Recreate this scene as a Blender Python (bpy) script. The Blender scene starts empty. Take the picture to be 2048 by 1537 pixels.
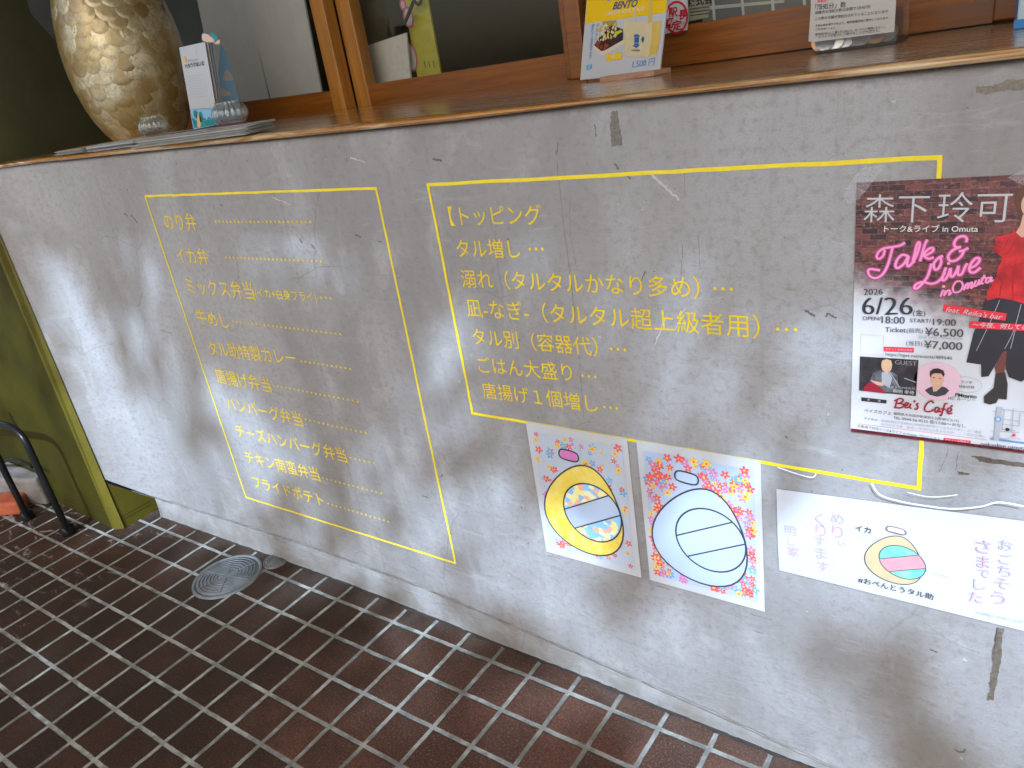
import bpy, bmesh, math, random
from mathutils import Vector, Matrix
random.seed(7)
S = bpy.context.scene
COL = S.collection
# ------------------------------------------------------------------ camera, sky, sun, exposure
FPX = 1530.41                      # focal length in pixels of the 2048 px wide photograph
CAM = Vector((0, -1.02, 1.2429))
RR = [Vector((.8101620, .5663113, -.1514232)), Vector((.1103404, -.4010131, -.9094028)), Vector((-.5757278, .7200555, -.3873726))]
cd = bpy.data.cameras.new('camera'); cam = bpy.data.objects.new('camera', cd); COL.objects.link(cam)
cd.sensor_width = 36; cd.lens = FPX / 2048 * 36; cd.clip_start = .02; cd.clip_end = 500
a, b, c = RR[0], -RR[1], -RR[2]
cam.matrix_world = Matrix(((a.x, b.x, c.x, CAM.x), (a.y, b.y, c.y, CAM.y), (a.z, b.z, c.z, CAM.z), (0, 0, 0, 1)))
S.camera = cam
SUN_EL, SUN_AZ = math.radians(43), math.radians(24)      # azimuth from -Y towards -X
SDIR = Vector((math.sin(SUN_AZ) * math.cos(SUN_EL), -math.cos(SUN_AZ) * math.cos(SUN_EL), math.sin(SUN_EL)))
w = bpy.data.worlds.new('World'); S.world = w; w.use_nodes = True
nt = w.node_tree; bg = nt.nodes['Background']
sky = nt.nodes.new('ShaderNodeTexSky'); sky.sky_type = 'NISHITA'; sky.sun_disc = False
sky.sun_elevation = SUN_EL; sky.sun_rotation = math.atan2(SDIR.x, SDIR.y); sky.dust_density = 4; sky.ozone_density = .6; sky.air_density = 1
nt.links.new(sky.outputs[0], bg.inputs[0]); bg.inputs[1].default_value = .128
sl = bpy.data.lights.new('sun', 'SUN'); sl.energy = 3.8; sl.angle = math.radians(.65); sl.color = (.56, .75, 1)
so = bpy.data.objects.new('sun', sl); COL.objects.link(so); so.rotation_euler = SDIR.to_track_quat('Z', 'Y').to_euler()
S.view_settings.view_transform = 'Standard'; S.view_settings.look = 'None'; S.view_settings.exposure = 1.15; S.view_settings.gamma = 1
S.cycles.max_bounces = 10; S.cycles.caustics_reflective = False; S.cycles.caustics_refractive = False

# ------------------------------------------------------------------ materials
def nodes(m):
    return m.node_tree.nodes, m.node_tree.links
def M(name, col, rough=.6, noise=0, nscale=8, bump=0, bscale=60, spec=.5, metal=0, coat=0, col2=None, trans=0, alpha=1, emit=0, ior=1.45):
    m = bpy.data.materials.new(name); m.use_nodes = True
    n, l = nodes(m); p = n['Principled BSDF']
    p.inputs['Base Color'].default_value = (*col, 1); p.inputs['Roughness'].default_value = rough
    p.inputs['Specular IOR Level'].default_value = spec; p.inputs['Metallic'].default_value = metal
    p.inputs['Coat Weight'].default_value = coat; p.inputs['Coat Roughness'].default_value = .08
    p.inputs['Transmission Weight'].default_value = trans; p.inputs['Alpha'].default_value = alpha; p.inputs['IOR'].default_value = ior
    if noise:
        tc = n.new('ShaderNodeTexCoord'); t = n.new('ShaderNodeTexNoise'); t.inputs['Scale'].default_value = nscale; t.inputs['Detail'].default_value = 8
        t.inputs['Roughness'].default_value = .65
        l.new(tc.outputs['Object'], t.inputs['Vector'])
        r = n.new('ShaderNodeMapRange'); r.inputs[1].default_value = .3; r.inputs[2].default_value = .7
        l.new(t.outputs[0], r.inputs[0])
        x = n.new('ShaderNodeMix'); x.data_type = 'RGBA'
        c2 = col2 or tuple(v * (1 - noise) for v in col)
        x.inputs[6].default_value = (*c2, 1); x.inputs[7].default_value = (*col, 1)
        l.new(r.outputs[0], x.inputs[0]); l.new(x.outputs[2], p.inputs['Base Color'])
    if bump:
        tc = n.new('ShaderNodeTexCoord'); t = n.new('ShaderNodeTexNoise'); t.inputs['Scale'].default_value = bscale; t.inputs['Detail'].default_value = 5
        l.new(tc.outputs['Object'], t.inputs['Vector'])
        bb = n.new('ShaderNodeBump'); bb.inputs['Strength'].default_value = bump; bb.inputs['Distance'].default_value = .002
        l.new(t.outputs[0], bb.inputs['Height']); l.new(bb.outputs[0], p.inputs['Normal'])
    return m
def mth(n, l, op, x, y=None, z=None):
    q = n.new('ShaderNodeMath'); q.operation = op
    for i, v in enumerate((x, y, z)):
        if v is None: continue
        if isinstance(v, (int, float)): q.inputs[i].default_value = v
        else: l.new(v, q.inputs[i])
    return q.outputs[0]
def rng(n, l, v, a, b, c=0, d=1, smooth=True):
    q = n.new('ShaderNodeMapRange'); q.interpolation_type = 'SMOOTHSTEP' if smooth else 'LINEAR'
    for i, k in enumerate((a, b, c, d)): q.inputs[i + 1].default_value = k
    l.new(v, q.inputs[0]); return q.outputs[0]
def mixc(n, l, f, c1, c2, blend='MIX'):
    q = n.new('ShaderNodeMix'); q.data_type = 'RGBA'; q.blend_type = blend
    for i, v in ((0, f), (6, c1), (7, c2)):
        if isinstance(v, (int, float)): q.inputs[i].default_value = v
        elif isinstance(v, tuple): q.inputs[i].default_value = (*v, 1)
        else: l.new(v, q.inputs[i])
    return q.outputs[2]
def noise(n, l, vec, scale, detail=6, rough=.6, dist=0):
    q = n.new('ShaderNodeTexNoise'); q.inputs['Scale'].default_value = scale; q.inputs['Detail'].default_value = detail
    q.inputs['Roughness'].default_value = rough; q.inputs['Distortion'].default_value = dist; l.new(vec, q.inputs['Vector']); return q.outputs[0]
def mapping(n, l, sc, loc=(0, 0, 0), rot=(0, 0, 0)):
    tc = n.new('ShaderNodeTexCoord'); mp = n.new('ShaderNodeMapping'); mp.inputs['Scale'].default_value = sc
    mp.inputs['Location'].default_value = loc; mp.inputs['Rotation'].default_value = rot; l.new(tc.outputs['Object'], mp.inputs['Vector']); return mp.outputs[0]

def plaster_material(name, tint=(1, 1, 1), dirty=0):
    m = bpy.data.materials.new(name); m.use_nodes = True; n, l = nodes(m); p = n['Principled BSDF']
    v = mapping(n, l, (1, 1, 1)); vs = mapping(n, l, (1, 1, .45), rot=(0, .12, 0))
    big = noise(n, l, vs, 3.2, 5, .55, .6); mid = noise(n, l, vs, 11, 6, .6, .8); fine = noise(n, l, v, 75, 5, .7); grain = noise(n, l, v, 420, 2, .6)
    t = tint
    col = mixc(n, l, rng(n, l, big, .36, .64), (.25 * t[0], .241 * t[1], .234 * t[2]), (.345 * t[0], .348 * t[1], .357 * t[2]))
    col = mixc(n, l, rng(n, l, mid, .52, .72, 0, .5), col, (.42 * t[0], .42 * t[1], .415 * t[2]))
    col = mixc(n, l, rng(n, l, fine, .46, .72, 0, .6), col, (.19, .178, .165))
    col = mixc(n, l, rng(n, l, grain, .25, .75, 0, .4), col, (.225, .212, .2))
    # pits: rare dark specks
    vo = n.new('ShaderNodeTexVoronoi'); vo.inputs['Scale'].default_value = 34; l.new(v, vo.inputs['Vector'])
    speck = rng(n, l, vo.outputs['Distance'], .035, .07, 1, 0)
    gate = rng(n, l, noise(n, l, v, 6, 3), .55, .6)
    col = mixc(n, l, mth(n, l, 'MULTIPLY', mth(n, l, 'MULTIPLY', speck, gate), .75), col, (.09, .075, .06))
    tc2 = n.new('ShaderNodeTexCoord'); warp = n.new('ShaderNodeMix'); warp.data_type = 'VECTOR'; warp.inputs[0].default_value = .07; nz = n.new('ShaderNodeTexNoise'); nz.inputs['Scale'].default_value = 5; nz.inputs['Detail'].default_value = 6
    l.new(tc2.outputs['Object'], nz.inputs['Vector']); l.new(tc2.outputs['Object'], warp.inputs[4]); l.new(nz.outputs['Color'], warp.inputs[5])
    ve = n.new('ShaderNodeTexVoronoi'); ve.feature = 'DISTANCE_TO_EDGE'; ve.inputs['Scale'].default_value = 3.4; l.new(warp.outputs[1], ve.inputs['Vector'])
    crk = mth(n, l, 'MULTIPLY', rng(n, l, ve.outputs['Distance'], .0015, .006, 1, 0), rng(n, l, noise(n, l, v, 2.6, 4, .6),   .5, .62, 0, .32))
    col = mixc(n, l, crk, col, (.12, .105, .092))
    drip = noise(n, l, mapping(n, l, (16, 1, .7)), 1.4, 6, .7, .3)
    col = mixc(n, l, rng(n, l, drip, .54, .72, 0, .3), col, (.185, .172, .155))
    arcs = noise(n, l, mapping(n, l, (5, 1, 26), rot=(0, .55, 0)), 1.3, 7, .75, 1.4)
    col = mixc(n, l, rng(n, l, arcs, .56, .7, 0, .3), col, (.42, .42, .425))
    spz = n.new('ShaderNodeSeparateXYZ'); l.new(tc2.outputs['Object'], spz.inputs[0])
    foot = mth(n, l, 'MULTIPLY', rng(n, l, spz.outputs[2], .04, .2, 1, 0), rng(n, l, noise(n, l, v, 9, 7, .7), .45, .65, 0, .35))
    col = mixc(n, l, foot, col, (.17, .155, .135))
    if dirty: col = mixc(n, l, rng(n, l, noise(n, l, v, 14, 7, .7), .42, .62, 0, dirty), col, (.14, .125, .105))
    l.new(col, p.inputs['Base Color'])
    l.new(rng(n, l, mid, .3, .7, .48, .68), p.inputs['Roughness']); p.inputs['Specular IOR Level'].default_value = .35
    hs = mapping(n, l, (1, 1, 2.6), rot=(0, .5, 0))
    h = mth(n, l, 'ADD', mth(n, l, 'MULTIPLY', noise(n, l, hs, 9, 5, .55, .8), .9), mth(n, l, 'ADD', mth(n, l, 'MULTIPLY', fine, .35), mth(n, l, 'MULTIPLY', grain, .12)))
    bb = n.new('ShaderNodeBump'); bb.inputs['Strength'].default_value = .55; bb.inputs['Distance'].default_value = .004
    l.new(h, bb.inputs['Height']); l.new(bb.outputs[0], p.inputs['Normal'])
    return m
TP, TX0, TY0 = .1035, -22.395 * .1035, -.0458
def tile_material():
    m = bpy.data.materials.new('floor_tiles'); m.use_nodes = True; n, l = nodes(m); p = n['Principled BSDF']
    tc = n.new('ShaderNodeTexCoord'); sp = n.new('ShaderNodeSeparateXYZ'); l.new(tc.outputs['Object'], sp.inputs[0]); v = tc.outputs['Object']
    wob = mth(n, l, 'MULTIPLY', mth(n, l, 'SUBTRACT', noise(n, l, v, 22, 3), .5), .045)
    u = mth(n, l, 'ADD', mth(n, l, 'DIVIDE', mth(n, l, 'SUBTRACT', sp.outputs[0], TX0), TP), wob)
    q = mth(n, l, 'ADD', mth(n, l, 'DIVIDE', mth(n, l, 'SUBTRACT', sp.outputs[1], TY0), TP), wob)
    def line(a): return mth(n, l, 'SUBTRACT', .5, mth(n, l, 'ABSOLUTE', mth(n, l, 'SUBTRACT', mth(n, l, 'FRACT', a), .5)))
    d = mth(n, l, 'MINIMUM', line(u), line(q))
    grout = rng(n, l, d, .038, .056, 1, 0)
    cmb = n.new('ShaderNodeCombineXYZ'); l.new(mth(n, l, 'FLOOR', u), cmb.inputs[0]); l.new(mth(n, l, 'FLOOR', q), cmb.inputs[1])
    wn = n.new('ShaderNodeTexWhiteNoise'); l.new(cmb.outputs[0], wn.inputs['Vector'])
    blot = noise(n, l, v, 9, 6, .65, .4); blot2 = noise(n, l, v, 2.3, 4, .6); sand = noise(n, l, v, 240, 3, .8); sand2 = noise(n, l, v, 130, 4, .85)
    k = mth(n, l, 'ADD', mth(n, l, 'MULTIPLY', wn.outputs[0], .34), mth(n, l, 'MULTIPLY', blot, .74))
    tile = mixc(n, l, rng(n, l, k, .3, .78), (.026, .015, .0105), (.125, .058, .036))
    tile = mixc(n, l, rng(n, l, blot2, .38, .6, .1, .75), tile, (.022, .014, .0105))
    tile = mixc(n, l, rng(n, l, sand, .5, .7, 0, .75), tile, (.27, .15, .1))
    tile = mixc(n, l, rng(n, l, sand2, .5, .66, 0, .75), tile, (.009, .006, .005))
    red = rng(n, l, mth(n, l, 'ADD', sp.outputs[0], mth(n, l, 'MULTIPLY', mth(n, l, 'SUBTRACT', noise(n, l, v, 3.4, 5, .65), .5), 1.5)), -1.5, -.85)
    tile = mixc(n, l, mth(n, l, 'MULTIPLY', mth(n, l, 'SUBTRACT', 1, red), .68), tile, (.026, .0145, .0085))
    tile = mixc(n, l, mth(n, l, 'MULTIPLY', red, .25), tile, (.125, .056, .04))
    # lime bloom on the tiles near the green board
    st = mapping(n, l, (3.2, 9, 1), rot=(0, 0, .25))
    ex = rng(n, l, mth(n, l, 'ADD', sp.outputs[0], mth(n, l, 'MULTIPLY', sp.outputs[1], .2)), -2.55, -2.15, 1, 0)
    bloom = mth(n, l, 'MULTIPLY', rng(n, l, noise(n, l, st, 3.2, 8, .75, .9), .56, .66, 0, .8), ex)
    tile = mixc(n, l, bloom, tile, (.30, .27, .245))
    # greyer band along the foot of the wall
    footband = mth(n, l, 'MULTIPLY', rng(n, l, sp.outputs[1], -.16, .02, 0, .3), rng(n, l, noise(n, l, v, 7, 5), .35, .65))
    tile = mixc(n, l, footband, tile, (.12, .105, .09))
    g = mixc(n, l, rng(n, l, noise(n, l, v, 16, 6, .7), .36, .66), (.14, .14, .125), (.36, .37, .335))
    g = mixc(n, l, rng(n, l, blot2, .35, .6, .5, 0), g, (.14, .125, .105))
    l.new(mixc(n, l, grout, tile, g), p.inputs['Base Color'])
    l.new(mixc(n, l, grout, (.6, .6, .6), (.85, .85, .85)), p.inputs['Roughness']); p.inputs['Specular IOR Level'].default_value = .16
    h = mth(n, l, 'ADD', mth(n, l, 'MULTIPLY', rng(n, l, d, .03, .075), 1.2), mth(n, l, 'ADD', mth(n, l, 'MULTIPLY', sand, .25), mth(n, l, 'MULTIPLY', sand2, .3)))
    bb = n.new('ShaderNodeBump'); bb.inputs['Strength'].default_value = .7; bb.inputs['Distance'].default_value = .002
    l.new(h, bb.inputs['Height']); l.new(bb.outputs[0], p.inputs['Normal'])
    return m
def wood_material(name, c1, c2, rough=.35, coat=.3, sc=(1.2, 26, 26), axis_rot=(0, 0, 0), bumpy=.25):
    m = bpy.data.materials.new(name); m.use_nodes = True; n, l = nodes(m); p = n['Principled BSDF']
    v = mapping(n, l, sc, rot=axis_rot)
    g = noise(n, l, v, 2.2, 8, .65, 1.2); f = noise(n, l, v, 9, 4, .7, .3); big = noise(n, l, mapping(n, l, (1, 1, 1)), 4, 3)
    col = mixc(n, l, rng(n, l, g, .3, .7), c1, c2)
    col = mixc(n, l, rng(n, l, f, .5, .75, 0, .5), col, tuple(x * .45 for x in c1))
    col = mixc(n, l, rng(n, l, big, .35, .7, 0, .4), col, tuple(x * .6 for x in c2))
    if bumpy > .4: col = mixc(n, l, mth(n, l, 'MULTIPLY', rng(n, l, noise(n, l, mapping(n, l, (1.7, 34, 34), (2, 5, 1)), 1.6, 6, .6, .8), .46, .6, 0, .85), rng(n, l, big, .3, .55)), col, (.62, .47, .27))  # pale streaks paint the varnish's glare into the wood colour
    l.new(col, p.inputs['Base Color']); l.new(rng(n, l, g, .3, .7, rough * .8, rough * 1.3), p.inputs['Roughness'])
    p.inputs['Coat Weight'].default_value = coat; p.inputs['Coat Roughness'].default_value = .09 if bumpy > .4 else .12
    bb = n.new('ShaderNodeBump'); bb.inputs['Strength'].default_value = bumpy; bb.inputs['Distance'].default_value = .0015
    l.new(mth(n, l, 'ADD', g, mth(n, l, 'MULTIPLY', f, .4)), bb.inputs['Height']); l.new(bb.outputs[0], p.inputs['Normal'])
    if bumpy > .4: l.new(bb.outputs[0], p.inputs['Coat Normal'])
    return m
def brick_print():
    m = bpy.data.materials.new('brick_print'); m.use_nodes = True; n, l = nodes(m); p = n['Principled BSDF']
    tc = n.new('ShaderNodeTexCoord'); sp = n.new('ShaderNodeSeparateXYZ'); l.new(tc.outputs['Object'], sp.inputs[0])
    cb = n.new('ShaderNodeCombineXYZ'); l.new(sp.outputs[0], cb.inputs[0]); l.new(sp.outputs[2], cb.inputs[1])
    br = n.new('ShaderNodeTexBrick'); l.new(cb.outputs[0], br.inputs['Vector']); br.inputs['Scale'].default_value = 1
    br.inputs['Brick Width'].default_value = .019; br.inputs['Row Height'].default_value = .0075; br.inputs['Mortar Size'].default_value = .0005
    br.inputs['Color1'].default_value = (.03, .01, .01, 1); br.inputs['Color2'].default_value = (.21, .055, .045, 1); br.inputs['Mortar'].default_value = (.17, .09, .085, 1)
    v = tc.outputs['Object']
    col = mixc(n, l, rng(n, l, noise(n, l, mapping(n, l, (1, 1, 2.2)), 190, 5, .75), .42, .68, 0, .75), br.outputs[0], (.012, .006, .008))
    col = mixc(n, l, rng(n, l, noise(n, l, mapping(n, l, (1, 1, 2.2), (3, 2, 1)), 120, 5, .75), .52, .68, 0, .65), col, (.4, .17, .13))
    # printed fade of the bricks into the white half of the sheet
    fz = mth(n, l, 'ADD', sp.outputs[2], mth(n, l, 'MULTIPLY', sp.outputs[0], .32))
    fz = mth(n, l, 'ADD', fz, mth(n, l, 'MULTIPLY', mth(n, l, 'SUBTRACT', noise(n, l, v, 60, 4), .5), .05))
    l.new(mixc(n, l, rng(n, l, fz, .803, .872), (.61, .63, .665), col), p.inputs['Base Color']); p.inputs['Roughness'].default_value = .35
    return m
def scribble(name, cols, scale):
    m = bpy.data.materials.new(name); m.use_nodes = True; n, l = nodes(m); p = n['Principled BSDF']
    tc = n.new('ShaderNodeTexCoord'); vo = n.new('ShaderNodeTexVoronoi'); vo.inputs['Scale'].default_value = scale; vo.inputs['Randomness'].default_value = .8
    l.new(tc.outputs['Object'], vo.inputs['Vector'])
    sp = n.new('ShaderNodeSeparateColor'); l.new(vo.outputs['Color'], sp.inputs[0])
    r = n.new('ShaderNodeValToRGB'); r.color_ramp.interpolation = 'CONSTANT'
    for i, c_ in enumerate(cols):
        e = r.color_ramp.elements[i] if i < 2 else r.color_ramp.elements.new(0)
    for i, e in enumerate(r.color_ramp.elements): e.position = i / len(cols); e.color = (*cols[i], 1)
    l.new(sp.outputs[0], r.inputs[0])
    l.new(mixc(n, l, rng(n, l, noise(n, l, mapping(n, l, (1, 1, 3)), 160, 4), .45, .75, 0, .35), r.outputs[0], (.5, .54, .6)), p.inputs['Base Color']); p.inputs['Roughness'].default_value = .5
    return m
def shell_material():
    m = bpy.data.materials.new('capiz_shell'); m.use_nodes = True; n, l = nodes(m); p = n['Principled BSDF']
    g = n.new('ShaderNodeNewGeometry'); tc = n.new('ShaderNodeTexCoord')
    col = n.new('ShaderNodeValToRGB'); e = col.color_ramp.elements; e[0].color = (.27, .17, .045, 1); e[1].color = (.54, .47, .29, 1); e[1].position = 1
    k = e.new(.45); k.color = (.36, .265, .1, 1); l.new(g.outputs['Random Per Island'], col.inputs[0])
    v = tc.outputs['Object']
    c2 = mixc(n, l, rng(n, l, noise(n, l, v, 55, 6, .7, 1.5), .42, .66, 0, .7), col.outputs[0], (.24, .15, .05))
    c2 = mixc(n, l, rng(n, l, noise(n, l, v, 7, 4), .45, .7, 0, .18), c2, (.6, .56, .42))
    l.new(c2, p.inputs['Base Color']); p.inputs['Roughness'].default_value = .3; p.inputs['Metallic'].default_value = .35; p.inputs['Coat Weight'].default_value = .6; p.inputs['Coat Roughness'].default_value = .1
    bb = n.new('ShaderNodeBump'); bb.inputs['Strength'].default_value = .35; bb.inputs['Distance'].default_value = .002
    l.new(noise(n, l, v, 60, 5, .6, 1), bb.inputs['Height']); l.new(bb.outputs[0], p.inputs['Normal'])
    return m

PLASTER = plaster_material('plaster'); PLINTH = plaster_material('plinth_mortar', (.64, .63, .61), .6)
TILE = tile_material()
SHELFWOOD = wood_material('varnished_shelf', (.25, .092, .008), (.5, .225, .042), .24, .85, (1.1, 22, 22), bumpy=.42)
FRAMEWOOD = wood_material('window_wood', (.17, .046, .002), (.31, .1, .006), .42, .06, (1.2, 26, 26))
STILEWOOD = wood_material('stile_wood', (.32, .125, .016), (.46, .2, .034), .4, .1, (26, 26, 1.2))
YEL = M('yellow_vinyl', (.82, .6, .02), .5, .2, 70, spec=.3); YELTAPE = M('yellow_tape', (.86, .68, .03), .45, .16, 50, spec=.35)
WHITE = M('paper_white', (.52, .54, .57), .55, spec=.3); PAPER = M('paper_cool', (.76, .79, .85), .4); CARD = M('card', (.6, .57, .5), .6, .3, 60)
BLACK = M('ink_black', (.03, .028, .035), .5); INK = M('ink_grey', (.09, .085, .1), .5); OUT = M('outline', (.045, .042, .06), .5)
RED = M('print_red', (.74, .035, .06), .45); DRED = M('print_darkred', (.32, .015, .035), .45); PINK = M('neon_pink', (.9, .3, .56), .4); PINKGLOW = M('pink_print', (.46, .05, .24), .4)
PALEPINK = M('print_palepink', (.75, .5, .6), .45); SKIN = M('print_skin', (.68, .4, .29), .45); HAIR = M('print_hair', (.12, .05, .025), .45)
BLUE = M('print_blue', (.1, .28, .62), .45); SKYB = M('print_sky', (.3, .58, .84), .5, .1, 30); TEAL = M('print_teal', (.02, .27, .3), .45)
GREYP = M('print_grey', (.4, .42, .47), .5); LILAC = M('marker_lilac', (.46, .36, .55), .5, .0, 90, col2=None); LPINK = M('marker_pink', (.52, .32, .5), .5)
def film(name, a=.12, rough=.12):
    m = bpy.data.materials.new(name); m.use_nodes = True; n, l = nodes(m); n.remove(n['Principled BSDF'])
    t = n.new('ShaderNodeBsdfTransparent'); g = n.new('ShaderNodeBsdfGlossy'); g.inputs['Roughness'].default_value = rough; d = n.new('ShaderNodeBsdfDiffuse'); d.inputs[0].default_value = (.75, .77, .8, 1)
    lw = n.new('ShaderNodeLayerWeight'); lw.inputs[0].default_value = .5
    bb = n.new('ShaderNodeBump'); bb.inputs['Strength'].default_value = .2; bb.inputs['Distance'].default_value = .003
    tc = n.new('ShaderNodeTexCoord'); l.new(noise(n, l, tc.outputs['Object'], 12, 2, .4, .5), bb.inputs['Height']); l.new(bb.outputs[0], g.inputs['Normal'])
    x = n.new('ShaderNodeMixShader'); l.new(rng(n, l, mth(n, l, 'POWER', lw.outputs[1], 3.5), 0, 1, .03, .5, False), x.inputs[0]); l.new(t.outputs[0], x.inputs[1]); l.new(g.outputs[0], x.inputs[2])
    y = n.new('ShaderNodeMixShader'); y.inputs[0].default_value = a; l.new(x.outputs[0], y.inputs[1]); l.new(d.outputs[0], y.inputs[2]); l.new(y.outputs[0], n['Material Output'].inputs[0])
    return m
FILM = film('clear_film', .035); FILM2 = film('clear_tape', .16, .3)
GLASS = bpy.data.materials.new('window_glass'); GLASS.use_nodes = True
_n, _l = nodes(GLASS); _n.remove(_n['Principled BSDF']); _t = _n.new('ShaderNodeBsdfTransparent'); _t.inputs[0].default_value = (.95, .95, .93, 1)
_g = _n.new('ShaderNodeBsdfGlossy'); _g.inputs['Roughness'].default_value = .03; _x = _n.new('ShaderNodeMixShader'); _f0 = _n.new('ShaderNodeLayerWeight'); _f0.inputs[0].default_value = .5
_l.new(rng(_n, _l, mth(_n, _l, 'POWER', _f0.outputs[1], 4), 0, 1, .025, .6, False), _x.inputs[0]); _l.new(_t.outputs[0], _x.inputs[1]); _l.new(_g.outputs[0], _x.inputs[2]); _l.new(_x.outputs[0], _n['Material Output'].inputs[0])
JAR = bpy.data.materials.new('jar_glass'); JAR.use_nodes = True
_n, _l = nodes(JAR); _n.remove(_n['Principled BSDF']); _t = _n.new('ShaderNodeBsdfTransparent'); _t.inputs[0].default_value = (.9, .92, .9, 1)
_g = _n.new('ShaderNodeBsdfGlossy'); _g.inputs['Roughness'].default_value = .06; _x = _n.new('ShaderNodeMixShader'); _f0 = _n.new('ShaderNodeLayerWeight'); _f0.inputs[0].default_value = .5
_l.new(rng(_n, _l, mth(_n, _l, 'POWER', _f0.outputs[1], 2.2), 0, 1, .07, .75, False), _x.inputs[0]); _l.new(_t.outputs[0], _x.inputs[1]); _l.new(_g.outputs[0], _x.inputs[2]); _d = _n.new('ShaderNodeBsdfDiffuse'); _d.inputs[0].default_value = (.85, .87, .85, 1); _y = _n.new('ShaderNodeMixShader'); _y.inputs[0].default_value = .035; _l.new(_x.outputs[0], _y.inputs[1]); _l.new(_d.outputs[0], _y.inputs[2]); _l.new(_y.outputs[0], _n['Material Output'].inputs[0])
BLKMETAL = M('black_paint', (.006, .006, .0065), .35, spec=.3, coat=.12, bump=.08, bscale=120)
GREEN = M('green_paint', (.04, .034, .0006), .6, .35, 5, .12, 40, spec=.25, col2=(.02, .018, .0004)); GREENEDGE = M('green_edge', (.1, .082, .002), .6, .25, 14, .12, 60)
DARKGREEN = M('dark_board', (.28, .29, .14), .5, .3, 4, .1, 40)
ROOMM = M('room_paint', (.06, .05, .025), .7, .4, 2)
CONC = M('pavement_concrete', (.46, .46, .45), .8, .2, 3, .3, 80)
IRON = M('drain_metal', (.15, .16, .158), .7, .4, 25, .3, 160, metal=.1)
GREYB = M('grey_board', (.66, .67, .68), .6, .14, 14, .1, 50); OBSC = M('frosted_paper', (.7, .69, .64), .6, .2, 60)
ORANGE = M('terracotta', (.42, .1, .045), .7, .3, 30, .3, 90); STONE = M('stone', (.2, .18, .165), .8, .4, 18, .5, 70)
BROWNCHIP = M('bare_mortar', (.075, .058, .042), .9, .5, 120, .6, 200, col2=(.15, .125, .1)); TANCHIP = M('worn_mortar', (.26, .225, .18), .9, .4, 160, .8, 220)
SCUFF = M('scuff_dark', (.13, .115, .1), .8); SCUFFL = M('scuff_light', (.47, .46, .45), .8); CRACK_SHADE = M('hairline_and_shade', (.17, .15, .135), .8)
SILVER = M('coin_silver', (.62, .6, .58), .3, metal=.9, bump=.2, bscale=300); COPPER = M('coin_copper', (.5, .27, .13), .35, metal=.9, bump=.2, bscale=300)
YFLY = M('print_yellow', (.84, .54, .01), .4); CREAM = M('print_cream', (.7, .6, .36), .45, .12, 30); GOLD = M('print_gold', (.74, .52, .12), .45, .2, 25)
SUNF = [(.78, .09, .11), (.12, .42, .78), (.86, .58, .06), (.62, .19, .5)]
FLOW = [M('flower_ink', c_, .5, .12, 90) for c_ in SUNF]
BYEL = M('crayon_yellow', (.74, .54, .02), .55, .25, 60, col2=(.74, .62, .2)); BPALE = M('crayon_buff', (.56, .46, .26), .55, .15, 40); BGREEN = M('crayon_green', (.05, .5, .34), .55, .4, 70, col2=(.3, .62, .5))
PATCH = scribble('crayon_patches', [(.22, .52, .82), (.85, .76, .3), (.85, .45, .32), (.25, .56, .84), (.8, .8, .5)], 95)
PBLUE = M('pale_blue_print', (.41, .5, .64), .55, spec=.3)
BRICK = brick_print(); SHELL = shell_material(); SHELLB = M('shell_grout', (.2, .13, .05), .6)

# ------------------------------------------------------------------ geometry helpers
def ray(px, py):
    x, y = (px - 1024) / FPX, (py - 768.5) / FPX
    return RR[0] * x + RR[1] * y + RR[2]
def at(px, py, **k):
    d = ray(px, py); (ax, v), = k.items(); i = 'xyz'.index(ax)
    return CAM + d * ((v - CAM[i]) / d[i])
class Plane:
    def __init__(s, o, u, v):
        s.o, s.u, s.v = Vector(o), Vector(u).normalized(), Vector(v).normalized(); s.n = s.u.cross(s.v).normalized()
        if s.n.dot(CAM - s.o) < 0: s.n = -s.n
    def hit(s, px, py, off=0):
        d = ray(px, py); o = s.o + s.n * off
        return CAM + d * ((o - CAM).dot(s.n) / d.dot(s.n))
    def loc(s, a, b, off=0): return s.o + s.u * a + s.v * b + s.n * off
def yplane(y): return Plane((0, y, 0), (1, 0, 0), (0, 0, 1))
WALL = yplane(0)
def zm(ox, oy, sc): return lambda x, y: (ox + x / sc, oy + y / sc)

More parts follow.
